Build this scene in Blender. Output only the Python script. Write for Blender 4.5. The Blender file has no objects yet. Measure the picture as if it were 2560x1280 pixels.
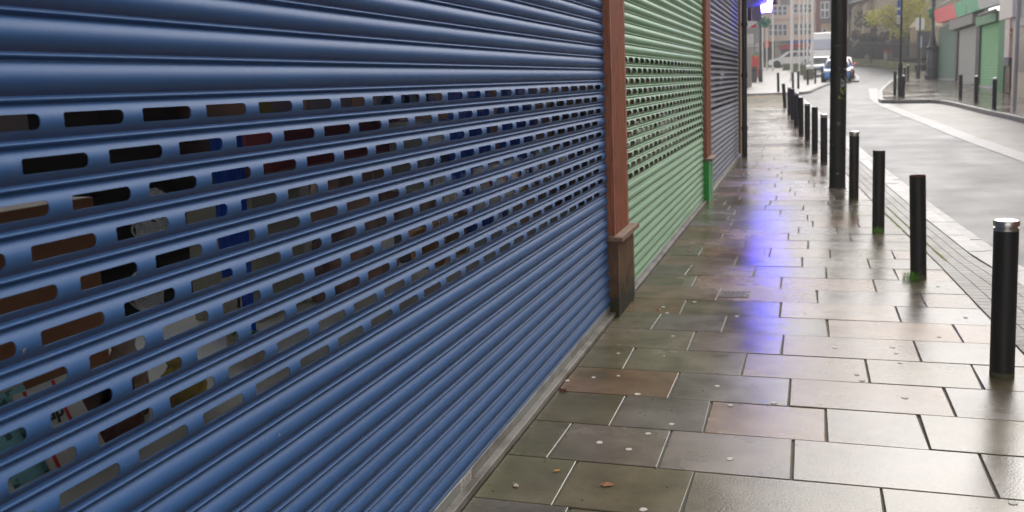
import bpy, math, random
import numpy as np
from mathutils import Vector, Matrix
random.seed(7); rng = np.random.default_rng(7)
SC = bpy.context.scene; COL = SC.collection
R_ = math.radians
# ------------------------------------------------------------------ camera
CAM_H = 1.70
AX = np.array([[0.952086, -0.0068, 0.305], [0.3029, 0.14708, -0.942], [-0.039, 0.989, 0.142]])
def _norm(v): return v / np.linalg.norm(v)
FPX, PPX, PPY = 2310., 1280., 545.
def _ray(x, y): return np.array([x - PPX, -(y - PPY), -FPX])
_Y = _norm(_ray(2023, 185)); _X = -_ray(-5950, 496); _X = _norm(_X - _Y * _X.dot(_Y)); _Z = np.cross(_X, _Y)
ROT = np.array([_X, _Y, _Z])
cam = bpy.data.cameras.new('camera'); camo = bpy.data.objects.new('camera', cam); COL.objects.link(camo)
camo.matrix_world = Matrix.Translation((0, 0, CAM_H)) @ Matrix(ROT.tolist()).to_4x4()
cam.sensor_width = 36; cam.lens = FPX / 2560 * 36; cam.shift_y = -(640 - PPY) / 2560
cam.clip_end = 2000; cam.clip_start = 0.05
cam.dof.use_dof = True; cam.dof.focus_distance = 3.4; cam.dof.aperture_fstop = 5.0
SC.camera = camo
# ------------------------------------------------------------------ world, sun, exposure
W = bpy.data.worlds.new('World'); SC.world = W; W.use_nodes = True
nt = W.node_tree; nt.nodes.clear()
sky = nt.nodes.new('ShaderNodeTexSky'); sky.sky_type = 'NISHITA'; sky.sun_disc = False
SUN_EL, SUN_ROT = R_(38), R_(12)
sky.sun_elevation = SUN_EL; sky.sun_rotation = SUN_ROT; sky.air_density = 1.0; sky.dust_density = 1.5; sky.ozone_density = 1.0
hs = nt.nodes.new('ShaderNodeHueSaturation'); hs.inputs['Saturation'].default_value = 0.13
bg = nt.nodes.new('ShaderNodeBackground'); bg.inputs['Strength'].default_value = 0.15
ow = nt.nodes.new('ShaderNodeOutputWorld')
nt.links.new(sky.outputs[0], hs.inputs['Color']); wm = nt.nodes.new('ShaderNodeMix'); wm.data_type = 'RGBA'; wm.blend_type = 'MULTIPLY'; wm.inputs[0].default_value = 1; wm.inputs[7].default_value = (1, .965, .94, 1); nt.links.new(hs.outputs[0], wm.inputs[6]); nt.links.new(wm.outputs[2], bg.inputs[0]); nt.links.new(bg.outputs[0], ow.inputs[0])
sun = bpy.data.lights.new('sun', 'SUN'); sun.energy = 0.8; sun.angle = R_(40); sun.color = (1, 0.97, 0.93)
suno = bpy.data.objects.new('sun', sun); COL.objects.link(suno)
sd = Vector((math.sin(SUN_ROT) * math.cos(SUN_EL), math.cos(SUN_ROT) * math.cos(SUN_EL), math.sin(SUN_EL)))
suno.rotation_euler = sd.to_track_quat('Z', 'Y').to_euler()
SC.view_settings.view_transform = 'Standard'; SC.view_settings.look = 'None'
SC.view_settings.exposure = 0.95; SC.view_settings.gamma = 1
SC.cycles.max_bounces = 8; SC.cycles.transparent_max_bounces = 12
# ------------------------------------------------------------------ terrain and placing
_PY = [-10, 0, 13, 18, 23, 28, 34, 40, 47, 55, 62, 70, 80, 95, 130, 200]
_PZ = [0, 0, 0, .06, .17, .33, .45, .58, .80, .95, 1.06, 1.15, 1.6, 2.35, 3.4, 4.5]
def gz(y): return float(np.interp(y, _PY, _PZ))
def _dir(x, y): return ROT @ _ray(x, y)
def atY(x, y, Y):
    v = _dir(x, y); p = v * (Y / v[1]); return Vector((p[0], p[1], p[2] + CAM_H))
def atX(x, y, X):
    v = _dir(x, y); p = v * (X / v[0]); return Vector((p[0], p[1], p[2] + CAM_H))
# ------------------------------------------------------------------ helpers
def tag(o, label=None, cat=None, group=None, kind=None):
    if label: o['label'] = label
    if cat: o['category'] = cat
    if group: o['group'] = group
    if kind: o['kind'] = kind
    return o
def thing(name, label, cat, loc=(0, 0, 0), group=None, rz=0):
    o = bpy.data.objects.new(name, None); COL.objects.link(o); o.location = loc; o.rotation_euler = (0, 0, rz)
    o.empty_display_size = 0.1
    return tag(o, label, cat, group)
class MB:
    def __init__(s): s.v = []; s.f = []; s.m = []; s.n = None
    def add(s, vs, fs, mi=0):
        b = len(s.v); s.v += [tuple(v) for v in vs]; s.f += [tuple(i + b for i in f) for f in fs]; s.m += [mi] * len(fs); return s
    def box(s, x0, x1, y0, y1, z0, z1, mi=0):
        return s.add([(x0, y0, z0), (x1, y0, z0), (x1, y1, z0), (x0, y1, z0), (x0, y0, z1), (x1, y0, z1), (x1, y1, z1), (x0, y1, z1)],
                     [(0, 3, 2, 1), (4, 5, 6, 7), (0, 1, 5, 4), (1, 2, 6, 5), (2, 3, 7, 6), (3, 0, 4, 7)], mi)
    def obox(s, c, size, rz=0, mi=0, rx=0, ry=0):
        M = Matrix.Translation(c) @ Matrix.Rotation(rz, 4, 'Z') @ Matrix.Rotation(ry, 4, 'Y') @ Matrix.Rotation(rx, 4, 'X')
        a, b, d = [k / 2 for k in size]
        vs = [M @ Vector((i * a, j * b, k * d)) for k in (-1, 1) for (i, j) in ((-1, -1), (1, -1), (1, 1), (-1, 1))]
        return s.add(vs, [(0, 3, 2, 1), (4, 5, 6, 7), (0, 1, 5, 4), (1, 2, 6, 5), (2, 3, 7, 6), (3, 0, 4, 7)], mi)
    def lathe(s, prof, c=(0, 0, 0), n=24, mi=0, cap=True, axis='Z'):
        vs = []; fs = []
        for (r, z) in prof:
            for i in range(n):
                a = 2 * math.pi * i / n
                p = (r * math.cos(a), r * math.sin(a), z)
                if axis == 'X': p = (z, p[0], p[1])
                if axis == 'Y': p = (p[1], z, p[0])
                vs.append((p[0] + c[0], p[1] + c[1], p[2] + c[2]))
        for j in range(len(prof) - 1):
            for i in range(n):
                k = (i + 1) % n; fs.append((j * n + i, j * n + k, (j + 1) * n + k, (j + 1) * n + i))
        if cap:
            if prof[0][0] > 1e-5: fs.append(tuple(reversed(range(n))))
            if prof[-1][0] > 1e-5: fs.append(tuple((len(prof) - 1) * n + i for i in range(n)))
        return s.add(vs, fs, mi)
    def tube(s, pts, r, n=8, mi=0):
        rs = r if isinstance(r, (list, tuple)) else [r] * len(pts)
        pts = [Vector(p) for p in pts]; vs = []; fs = []
        for j, p in enumerate(pts):
            t = (pts[min(j + 1, len(pts) - 1)] - pts[max(j - 1, 0)]).normalized()
            a = t.cross(Vector((0, 0, 1)));
            if a.length < .05: a = t.cross(Vector((1, 0, 0)))
            a.normalize(); b = t.cross(a)
            for i in range(n):
                th = 2 * math.pi * i / n; vs.append(p + a * (rs[j] * math.cos(th)) + b * (rs[j] * math.sin(th)))
        for j in range(len(pts) - 1):
            for i in range(n):
                k = (i + 1) % n; fs.append((j * n + i, j * n + k, (j + 1) * n + k, (j + 1) * n + i))
        fs.append(tuple(range(n))); fs.append(tuple((len(pts) - 1) * n + i for i in reversed(range(n))))
        return s.add(vs, fs, mi)
    def quad(s, a, b, c, d, mi=0): return s.add([a, b, c, d], [(0, 1, 2, 3)], mi)
    def prism(s, poly, z0, z1, mi=0):
        n = len(poly); vs = [(x, y, z0) for x, y in poly] + [(x, y, z1) for x, y in poly]
        fs = [tuple(reversed(range(n))), tuple(range(n, 2 * n))] + [(i, (i + 1) % n, n + (i + 1) % n, n + i) for i in range(n)]
        return s.add(vs, fs, mi)
    def prismX(s, poly, x0, x1, mi=0):   # poly in (y,z)
        n = len(poly); vs = [(x0, y, z) for y, z in poly] + [(x1, y, z) for y, z in poly]
        fs = [tuple(reversed(range(n))), tuple(range(n, 2 * n))] + [(i, (i + 1) % n, n + (i + 1) % n, n + i) for i in range(n)]
        return s.add(vs, fs, mi)
    def build(s, name, mats, parent=None, smooth=False, bevel=0, angle=None, normals=None, loc=None):
        me = bpy.data.meshes.new(name); me.from_pydata(s.v, [], s.f)
        mats = mats if isinstance(mats, (list, tuple)) else [mats]
        for m in mats: me.materials.append(m)
        me.polygons.foreach_set('material_index', s.m)
        if smooth or angle: me.polygons.foreach_set('use_smooth', [True] * len(s.f))
        if angle: me.set_sharp_from_angle(angle=R_(angle))
        me.update()
        if normals is not None: me.normals_split_custom_set_from_vertices(normals)
        o = bpy.data.objects.new(name, me); COL.objects.link(o)
        if loc is not None: o.location = loc
        if parent: o.parent = parent
        if bevel:
            b = o.modifiers.new('bevel', 'BEVEL'); b.width = bevel; b.segments = 2; b.limit_method = 'ANGLE'; b.angle_limit = R_(40)
        return o
def copy_tree(o, parent=None):
    c = o.copy(); COL.objects.link(c)
    if parent: c.parent = parent
    for ch in list(o.children): copy_tree(ch, c)
    return c
# ------------------------------------------------------------------ materials
def lin(c): return tuple(((x / 12.92) if x <= .04045 else ((x + .055) / 1.055) ** 2.4) for x in c)
def mat(name, col, rough=.6, metal=0., var=.15, scale=8., bump=0., bscale=40., spec=.5, coat=0., coat_r=.1, emit=None, es=0, col2=None, c2s=3., c2lo=.45, c2hi=.65, rvar=.1, alpha=None, detail=4):
    m = bpy.data.materials.new(name); m.use_nodes = True; t = m.node_tree; N = t.nodes; L = t.links
    b = N['Principled BSDF']; b.inputs['Metallic'].default_value = metal
    b.inputs['Specular IOR Level'].default_value = spec
    b.inputs['Coat Weight'].default_value = coat; b.inputs['Coat Roughness'].default_value = coat_r
    tc = N.new('ShaderNodeTexCoord')
    n1 = N.new('ShaderNodeTexNoise'); n1.inputs['Scale'].default_value = scale; n1.inputs['Detail'].default_value = detail; L.new(tc.outputs['Object'], n1.inputs['Vector'])
    mx = N.new('ShaderNodeMix'); mx.data_type = 'RGBA'
    mx.inputs[6].default_value = (*[max(0, k * (1 - var)) for k in col], 1); mx.inputs[7].default_value = (*[min(1, k * (1 + var)) for k in col], 1)
    L.new(n1.outputs['Fac'], mx.inputs[0]); out = mx.outputs[2]
    if col2:
        n2 = N.new('ShaderNodeTexNoise'); n2.inputs['Scale'].default_value = c2s; n2.inputs['Detail'].default_value = 6; L.new(tc.outputs['Object'], n2.inputs['Vector'])
        mr = N.new('ShaderNodeMapRange'); mr.inputs[1].default_value = c2lo; mr.inputs[2].default_value = c2hi; L.new(n2.outputs['Fac'], mr.inputs[0])
        m2 = N.new('ShaderNodeMix'); m2.data_type = 'RGBA'; m2.inputs[7].default_value = (*col2, 1); L.new(out, m2.inputs[6]); L.new(mr.outputs[0], m2.inputs[0]); out = m2.outputs[2]
    L.new(out, b.inputs['Base Color'])
    mrr = N.new('ShaderNodeMapRange'); mrr.inputs[3].default_value = max(.02, rough - rvar); mrr.inputs[4].default_value = min(1, rough + rvar); L.new(n1.outputs['Fac'], mrr.inputs[0]); L.new(mrr.outputs[0], b.inputs['Roughness'])
    if bump:
        n3 = N.new('ShaderNodeTexNoise'); n3.inputs['Scale'].default_value = bscale; n3.inputs['Detail'].default_value = 3; L.new(tc.outputs['Object'], n3.inputs['Vector'])
        bp = N.new('ShaderNodeBump'); bp.inputs['Strength'].default_value = bump; bp.inputs['Distance'].default_value = .01; L.new(n3.outputs['Fac'], bp.inputs['Height']); L.new(bp.outputs[0], b.inputs['Normal'])
    if emit: b.inputs['Emission Color'].default_value = (*emit, 1); b.inputs['Emission Strength'].default_value = es
    return m
def glass_mat(name, tint=(.9, .95, .95), refl=.9):
    m = bpy.data.materials.new(name); m.use_nodes = True; t = m.node_tree; N = t.nodes; L = t.links; N.clear()
    o = N.new('ShaderNodeOutputMaterial'); tr = N.new('ShaderNodeBsdfTransparent'); tr.inputs[0].default_value = (*tint, 1)
    g = N.new('ShaderNodeBsdfGlossy'); g.inputs['Roughness'].default_value = .03; f = N.new('ShaderNodeFresnel'); f.inputs[0].default_value = 1.18
    mx = N.new('ShaderNodeMixShader'); L.new(f.outputs[0], mx.inputs[0]); L.new(tr.outputs[0], mx.inputs[1]); L.new(g.outputs[0], mx.inputs[2]); L.new(mx.outputs[0], o.inputs[0]); return m
def shutter_mat(name, col, dirt, pitch, z0, rough=.36, dirt_amt=.6, chip=(.45, .42, .38)):
    m = bpy.data.materials.new(name); m.use_nodes = True; t = m.node_tree; N = t.nodes; L = t.links; b = N['Principled BSDF']
    tc = N.new('ShaderNodeTexCoord'); sp = N.new('ShaderNodeSeparateXYZ'); L.new(tc.outputs['Object'], sp.inputs[0])
    # fraction inside the slat, from the height
    s1 = N.new('ShaderNodeMath'); s1.operation = 'SUBTRACT'; s1.inputs[1].default_value = z0; L.new(sp.outputs['Z'], s1.inputs[0])
    dv = N.new('ShaderNodeMath'); dv.operation = 'DIVIDE'; dv.inputs[1].default_value = pitch; L.new(s1.outputs[0], dv.inputs[0])
    fr = N.new('ShaderNodeMath'); fr.operation = 'FRACT'; L.new(dv.outputs[0], fr.inputs[0])
    fl = N.new('ShaderNodeMath'); fl.operation = 'FLOOR'; L.new(dv.outputs[0], fl.inputs[0])
    rp = N.new('ShaderNodeValToRGB'); e = rp.color_ramp.elements; e[0].position = .17; e[0].color = (0, 0, 0, 1); e[1].position = .23; e[1].color = (1, 1, 1, 1)
    e.new(.33).color = (.35, .35, .35, 1); e.new(.48).color = (0, 0, 0, 1); L.new(fr.outputs[0], rp.inputs[0])
    mp = N.new('ShaderNodeMapping'); mp.inputs['Scale'].default_value = (2, 2.2, 9); L.new(tc.outputs['Object'], mp.inputs[0])
    n1 = N.new('ShaderNodeTexNoise'); n1.inputs['Scale'].default_value = 2.4; n1.inputs['Detail'].default_value = 7; L.new(mp.outputs[0], n1.inputs['Vector'])
    ml = N.new('ShaderNodeMath'); ml.operation = 'MULTIPLY'; L.new(rp.outputs[0], ml.inputs[0]); L.new(n1.outputs['Fac'], ml.inputs[1])
    m2 = N.new('ShaderNodeMath'); m2.operation = 'MULTIPLY'; m2.inputs[1].default_value = dirt_amt * 1.7; m2.use_clamp = True; L.new(ml.outputs[0], m2.inputs[0])
    # per-slat tone and cloudy fading
    wn = N.new('ShaderNodeTexWhiteNoise'); wn.noise_dimensions = '1D'; L.new(fl.outputs[0], wn.inputs['W'])
    n2 = N.new('ShaderNodeTexNoise'); n2.inputs['Scale'].default_value = 1.7; n2.inputs['Detail'].default_value = 5; L.new(tc.outputs['Object'], n2.inputs['Vector'])
    av = N.new('ShaderNodeMath'); av.operation = 'MULTIPLY_ADD'; av.inputs[1].default_value = .25; L.new(wn.outputs['Value'], av.inputs[0]); L.new(n2.outputs['Fac'], av.inputs[2])
    c0 = N.new('ShaderNodeMix'); c0.data_type = 'RGBA'; c0.inputs[6].default_value = (*[k * .86 for k in col], 1); c0.inputs[7].default_value = (*[min(1, k * 1.12 + .008) for k in col], 1); L.new(av.outputs[0], c0.inputs[0])
    # chalky bloom, stronger in patches on the low slats
    n4 = N.new('ShaderNodeTexNoise'); n4.inputs['Scale'].default_value = 22; n4.inputs['Detail'].default_value = 8; n4.inputs['Roughness'].default_value = .75; L.new(tc.outputs['Object'], n4.inputs['Vector'])
    lo = N.new('ShaderNodeMapRange'); lo.inputs[1].default_value = .75; lo.inputs[2].default_value = .1; lo.inputs[3].default_value = 0; lo.inputs[4].default_value = .5; L.new(sp.outputs['Z'], lo.inputs[0])
    bl = N.new('ShaderNodeMapRange'); bl.inputs[1].default_value = .5; bl.inputs[2].default_value = .66; L.new(n4.outputs['Fac'], bl.inputs[0])
    bm = N.new('ShaderNodeMath'); bm.operation = 'MULTIPLY'; L.new(lo.outputs[0], bm.inputs[0]); L.new(bl.outputs[0], bm.inputs[1])
    cb = N.new('ShaderNodeMix'); cb.data_type = 'RGBA'; cb.inputs[7].default_value = (*[min(1, k * .8 + .12) for k in col], 1); L.new(bm.outputs[0], cb.inputs[0]); L.new(c0.outputs[2], cb.inputs[6])
    c1 = N.new('ShaderNodeMix'); c1.data_type = 'RGBA'; c1.inputs[7].default_value = (*dirt, 1); L.new(cb.outputs[2], c1.inputs[6]); L.new(m2.outputs[0], c1.inputs[0])
    mps = N.new('ShaderNodeMapping'); mps.inputs['Scale'].default_value = (1, 14, 1.1); L.new(tc.outputs['Object'], mps.inputs[0])
    ns = N.new('ShaderNodeTexNoise'); ns.inputs['Scale'].default_value = 2.2; ns.inputs['Detail'].default_value = 7; ns.inputs['Roughness'].default_value = .7; L.new(mps.outputs[0], ns.inputs['Vector'])
    rs = N.new('ShaderNodeMapRange'); rs.inputs[1].default_value = .54; rs.inputs[2].default_value = .78; rs.inputs[4].default_value = .32; L.new(ns.outputs['Fac'], rs.inputs[0])
    cs_ = N.new('ShaderNodeMix'); cs_.data_type = 'RGBA'; cs_.inputs[7].default_value = (*[d * .75 + k * .3 for d, k in zip(dirt, col)], 1); L.new(rs.outputs[0], cs_.inputs[0]); L.new(c1.outputs[2], cs_.inputs[6]); c1 = cs_
    # small chips and scratches
    mp3 = N.new('ShaderNodeMapping'); mp3.inputs['Scale'].default_value = (1, 1, .5); L.new(tc.outputs['Object'], mp3.inputs[0])
    n3 = N.new('ShaderNodeTexNoise'); n3.inputs['Scale'].default_value = 60; n3.inputs['Detail'].default_value = 2; L.new(mp3.outputs[0], n3.inputs['Vector'])
    r3 = N.new('ShaderNodeMapRange'); r3.inputs[1].default_value = .77; r3.inputs[2].default_value = .80; L.new(n3.outputs['Fac'], r3.inputs[0])
    c2 = N.new('ShaderNodeMix'); c2.data_type = 'RGBA'; c2.inputs[7].default_value = (*chip, 1); L.new(c1.outputs[2], c2.inputs[6]); L.new(r3.outputs[0], c2.inputs[0])
    L.new(c2.outputs[2], b.inputs['Base Color'])
    ra = N.new('ShaderNodeMath'); ra.operation = 'MULTIPLY_ADD'; ra.inputs[1].default_value = .35; ra.inputs[2].default_value = rough; ra.use_clamp = True
    ad = N.new('ShaderNodeMath'); ad.operation = 'ADD'; L.new(m2.outputs[0], ad.inputs[0]); L.new(bm.outputs[0], ad.inputs[1]); L.new(ad.outputs[0], ra.inputs[0]); L.new(ra.outputs[0], b.inputs['Roughness'])
    bp0 = N.new('ShaderNodeBump'); bp0.inputs['Strength'].default_value = .22; bp0.inputs['Distance'].default_value = .006; nd = N.new('ShaderNodeTexNoise'); nd.inputs['Scale'].default_value = 4.5; nd.inputs['Detail'].default_value = 2; L.new(tc.outputs['Object'], nd.inputs['Vector']); L.new(nd.outputs['Fac'], bp0.inputs['Height'])
    bp = N.new('ShaderNodeBump'); bp.inputs['Strength'].default_value = .15; bp.inputs['Distance'].default_value = .004; L.new(n4.outputs['Fac'], bp.inputs['Height']); L.new(bp0.outputs[0], bp.inputs['Normal']); L.new(bp.outputs[0], b.inputs['Normal'])
    b.inputs['Specular IOR Level'].default_value = .34
    return m
def wet_mat(name, kind='flag'):
    """wet stone: colour per slab from the mesh, a thin water film with patches drier than others"""
    m = bpy.data.materials.new(name); m.use_nodes = True; t = m.node_tree; N = t.nodes; L = t.links; b = N['Principled BSDF']
    tc = N.new('ShaderNodeTexCoord'); at = N.new('ShaderNodeAttribute'); at.attribute_name = 'tone'
    def noise(s, d=5, r=.55, mp=None):
        n = N.new('ShaderNodeTexNoise'); n.inputs['Scale'].default_value = s; n.inputs['Detail'].default_value = d; n.inputs['Roughness'].default_value = r; L.new(tc.outputs['Object'], n.inputs['Vector']); return n
    big, mid, fine = noise(.9, 4), noise(5, 6), noise(160, 3)
    def mul(a, f, lo, hi):
        mr = N.new('ShaderNodeMapRange'); mr.inputs[1].default_value = .3; mr.inputs[2].default_value = .7; mr.inputs[3].default_value = lo; mr.inputs[4].default_value = hi; L.new(f, mr.inputs[0])
        v = N.new('ShaderNodeVectorMath'); v.operation = 'SCALE'; L.new(a, v.inputs[0]); L.new(mr.outputs[0], v.inputs['Scale']); return v.outputs[0]
    c = mul(at.outputs['Color'], mid.outputs['Fac'], .75, 1.25); c = mul(c, fine.outputs['Fac'], .82, 1.18); c = mul(c, big.outputs['Fac'], .78, 1.18)
    # green algae near the shopfront
    sp = N.new('ShaderNodeSeparateXYZ'); L.new(tc.outputs['Object'], sp.inputs[0])
    if kind == 'flag':
        g1 = N.new('ShaderNodeMapRange'); g1.inputs[1].default_value = -.75; g1.inputs[2].default_value = -1.3; g1.inputs[3].default_value = 0; g1.inputs[4].default_value = .35; L.new(sp.outputs['X'], g1.inputs[0])
        g2 = N.new('ShaderNodeMapRange'); g2.inputs[1].default_value = .45; g2.inputs[2].default_value = .6; L.new(noise(1.7, 5).outputs['Fac'], g2.inputs[0])
        gm = N.new('ShaderNodeMath'); gm.operation = 'MULTIPLY'; L.new(g1.outputs[0], gm.inputs[0]); L.new(g2.outputs[0], gm.inputs[1])
        gx = N.new('ShaderNodeMix'); gx.data_type = 'RGBA'; gx.inputs[7].default_value = (.075, .10, .035, 1); L.new(gm.outputs[0], gx.inputs[0]); L.new(c, gx.inputs[6]); c = gx.outputs[2]
    # tiny dark specks
    vo = N.new('ShaderNodeTexVoronoi'); vo.inputs['Scale'].default_value = 9; vo.inputs['Randomness'].default_value = 1; L.new(tc.outputs['Object'], vo.inputs['Vector'])
    vr = N.new('ShaderNodeMapRange'); vr.inputs[1].default_value = .05; vr.inputs[2].default_value = .04; L.new(vo.outputs['Distance'], vr.inputs[0])
    sx = N.new('ShaderNodeMix'); sx.data_type = 'RGBA'; sx.inputs[7].default_value = (.03, .025, .02, 1); L.new(vr.outputs[0], sx.inputs[0]); L.new(c, sx.inputs[6]); c = sx.outputs[2]
    L.new(c, b.inputs['Base Color'])
    rr = N.new('ShaderNodeMapRange'); rr.inputs[1].default_value = .3; rr.inputs[2].default_value = .7
    lo, hi = {'flag': (.075, .26), 'road': (.38, .58), 'sett': (.3, .5)}[kind]
    rr.inputs[3].default_value = lo; rr.inputs[4].default_value = hi; L.new(big.outputs['Fac'], rr.inputs[0])
    rm = N.new('ShaderNodeMath'); rm.operation = 'MULTIPLY_ADD'; rm.inputs[1].default_value = .12; rm.inputs[2].default_value = -.06; L.new(mid.outputs['Fac'], rm.inputs[0])
    aw = N.new('ShaderNodeMath'); aw.operation = 'MULTIPLY_ADD'; aw.inputs[1].default_value = -.10; aw.inputs[2].default_value = .10; L.new(at.outputs['Alpha'], aw.inputs[0]); ad_ = N.new('ShaderNodeMath'); ad_.operation = 'ADD'; L.new(rm.outputs[0], ad_.inputs[0]); L.new(aw.outputs[0], ad_.inputs[1]); ra = N.new('ShaderNodeMath'); ra.operation = 'ADD'; ra.use_clamp = True; L.new(rr.outputs[0], ra.inputs[0]); L.new(ad_.outputs[0], ra.inputs[1]); L.new(ra.outputs[0], b.inputs['Roughness'])
    b.inputs['Specular IOR Level'].default_value = {'flag': .42, 'road': .36, 'sett': .36}[kind]
    bp = N.new('ShaderNodeBump'); bp.inputs['Distance'].default_value = .002 if kind == 'flag' else .004; bp.inputs['Strength'].default_value = .5 if kind == 'flag' else .8
    nb = noise(90 if kind == 'flag' else 130, 4, .6); L.new(nb.outputs['Fac'], bp.inputs['Height'])
    bp2 = N.new('ShaderNodeBump'); bp2.inputs['Distance'].default_value = .004; bp2.inputs['Strength'].default_value = .12; L.new(noise(3.5, 2).outputs['Fac'], bp2.inputs['Height']); L.new(bp2.outputs[0], bp.inputs['Normal'])
    L.new(bp.outputs[0], b.inputs['Normal'])
    return m
def wood_mat(name, c1, c2, axis_scale=(14, 14, 1.2), rough=.7, moss=None):
    m = bpy.data.materials.new(name); m.use_nodes = True; t = m.node_tree; N = t.nodes; L = t.links; b = N['Principled BSDF']
    tc = N.new('ShaderNodeTexCoord'); mp = N.new('ShaderNodeMapping'); mp.inputs['Scale'].default_value = axis_scale; L.new(tc.outputs['Object'], mp.inputs[0])
    n = N.new('ShaderNodeTexNoise'); n.inputs['Scale'].default_value = 5; n.inputs['Detail'].default_value = 8; n.inputs['Roughness'].default_value = .65; L.new(mp.outputs[0], n.inputs['Vector'])
    mr = N.new('ShaderNodeMapRange'); mr.inputs[1].default_value = .32; mr.inputs[2].default_value = .68; L.new(n.outputs['Fac'], mr.inputs[0])
    mx = N.new('ShaderNodeMix'); mx.data_type = 'RGBA'; mx.inputs[6].default_value = (*c1, 1); mx.inputs[7].default_value = (*c2, 1); L.new(mr.outputs[0], mx.inputs[0]); out = mx.outputs[2]
    if moss:
        sp = N.new('ShaderNodeSeparateXYZ'); L.new(tc.outputs['Object'], sp.inputs[0])
        n2 = N.new('ShaderNodeTexNoise'); n2.inputs['Scale'].default_value = 9; n2.inputs['Detail'].default_value = 6; L.new(tc.outputs['Object'], n2.inputs['Vector'])
        a = N.new('ShaderNodeMapRange'); a.inputs[1].default_value = moss[1]; a.inputs[2].default_value = 0; a.inputs[3].default_value = -.35; a.inputs[4].default_value = .6; L.new(sp.outputs['Z'], a.inputs[0])
        s = N.new('ShaderNodeMath'); s.operation = 'ADD'; L.new(a.outputs[0], s.inputs[0]); L.new(n2.outputs['Fac'], s.inputs[1])
        q = N.new('ShaderNodeMapRange'); q.inputs[1].default_value = .5; q.inputs[2].default_value = .85; L.new(s.outputs[0], q.inputs[0])
        m3 = N.new('ShaderNodeMix'); m3.data_type = 'RGBA'; m3.inputs[7].default_value = (*moss[0], 1); L.new(q.outputs[0], m3.inputs[0]); L.new(out, m3.inputs[6]); out = m3.outputs[2]
    L.new(out, b.inputs['Base Color']); b.inputs['Roughness'].default_value = rough
    bp = N.new('ShaderNodeBump'); bp.inputs['Strength'].default_value = .35; bp.inputs['Distance'].default_value = .003; L.new(n.outputs['Fac'], bp.inputs['Height']); L.new(bp.outputs[0], b.inputs['Normal'])
    return m
def brick_mat(name, c1, c2, mortar, scale=4.4, rough=.85, rot=None):
    m = bpy.data.materials.new(name); m.use_nodes = True; t = m.node_tree; N = t.nodes; L = t.links; b = N['Principled BSDF']
    tc = N.new('ShaderNodeTexCoord'); sp = N.new('ShaderNodeSeparateXYZ'); L.new(tc.outputs['Object'], sp.inputs[0])
    s = N.new('ShaderNodeMath'); s.operation = 'ADD'; L.new(sp.outputs['X'], s.inputs[0]); L.new(sp.outputs['Y'], s.inputs[1])
    cb = N.new('ShaderNodeCombineXYZ'); L.new(s.outputs[0], cb.inputs[0]); L.new(sp.outputs['Z'], cb.inputs[1])
    br = N.new('ShaderNodeTexBrick'); br.inputs['Scale'].default_value = scale; br.inputs['Color1'].default_value = (*c1, 1); br.inputs['Color2'].default_value = (*c2, 1); br.inputs['Mortar'].default_value = (*mortar, 1)
    br.inputs['Mortar Size'].default_value = .02; br.inputs['Brick Width'].default_value = 1.0; br.inputs['Row Height'].default_value = .33; L.new(cb.outputs[0], br.inputs['Vector'])
    n = N.new('ShaderNodeTexNoise'); n.inputs['Scale'].default_value = 1.2; n.inputs['Detail'].default_value = 6; L.new(tc.outputs['Object'], n.inputs['Vector'])
    mr = N.new('ShaderNodeMapRange'); mr.inputs[3].default_value = .6; mr.inputs[4].default_value = 1.35; L.new(n.outputs['Fac'], mr.inputs[0])
    v = N.new('ShaderNodeVectorMath'); v.operation = 'SCALE'; L.new(br.outputs['Color'], v.inputs[0]); L.new(mr.outputs[0], v.inputs['Scale']); L.new(v.outputs[0], b.inputs['Base Color']); b.inputs['Roughness'].default_value = rough
    return m
M = dict(
    blue=None, black=mat('black_paint', (.012, .012, .014), .38, var=.3, scale=30, bump=.1, bscale=60, col2=(.05, .05, .05), c2s=25, c2lo=.66, c2hi=.8),
    steel=mat('brushed_steel', (.62, .6, .58), .3, 1, var=.15, scale=30), galv=mat('galvanised', (.34, .36, .34), .5, .5, var=.25, scale=18, col2=(.2, .17, .14), c2s=6, c2lo=.5, c2hi=.75),
    rust=mat('rust', (.12, .045, .02), .9, var=.4, scale=40), stone=mat('sill_stone', (.24, .225, .20), .5, var=.25, scale=25, col2=(.1, .09, .07), c2s=5, bump=.3, bscale=60),
    rubber=mat('tyre', (.02, .02, .02), .7), gum=mat('gum', (.66, .63, .58), .85, var=.1), white=mat('white_paint', (.75, .75, .74), .5, var=.08),
    dark=mat('dark_void', (.02, .018, .016), .9), glass=glass_mat('window_glass'), dglass=mat('dark_glass', (.03, .035, .04), .08, spec=.8),
)
# ------------------------------------------------------------------ the setting
def setting(o): o['kind'] = 'structure'; return o
def sheet(name, left, right, y0, y1, dz, m, step=1.0, tone=None, nx=4, thick=0):
    """strip between two lines x=left(y), x=right(y) following the rise of the street"""
    mb = MB(); ys = np.arange(y0, y1 + 1e-6, step); vs = []; fs = []
    for y in ys:
        a, b = left(y), right(y)
        for i in range(nx + 1): vs.append((a + (b - a) * i / nx, y, gz(y) + dz))
    k = nx + 1
    for j in range(len(ys) - 1):
        for i in range(nx): fs.append((j * k + i, j * k + i + 1, (j + 1) * k + i + 1, (j + 1) * k + i))
    mb.add(vs, fs); o = mb.build(name, m, smooth=True)
    if tone:
        ca = o.data.color_attributes.new('tone', 'FLOAT_COLOR', 'POINT'); ca.data.foreach_set('color', list(tone + (1,)) * len(vs))
    return setting(o)
KY = [-6, 0, 6, 7.93, 9, 11.36, 12.5, 15, 20, 23.4, 28, 31.5, 40, 46, 60, 100]
KX = [2.2, 2.05, 1.80, 1.61, 1.44, 1.29, 1.24, 1.09, .80, .62, .36, .16, -.35, -.7, -.7, -.7]   # inner edge of the kerb
kin = lambda y: float(np.interp(y, KY, KX))
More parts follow.
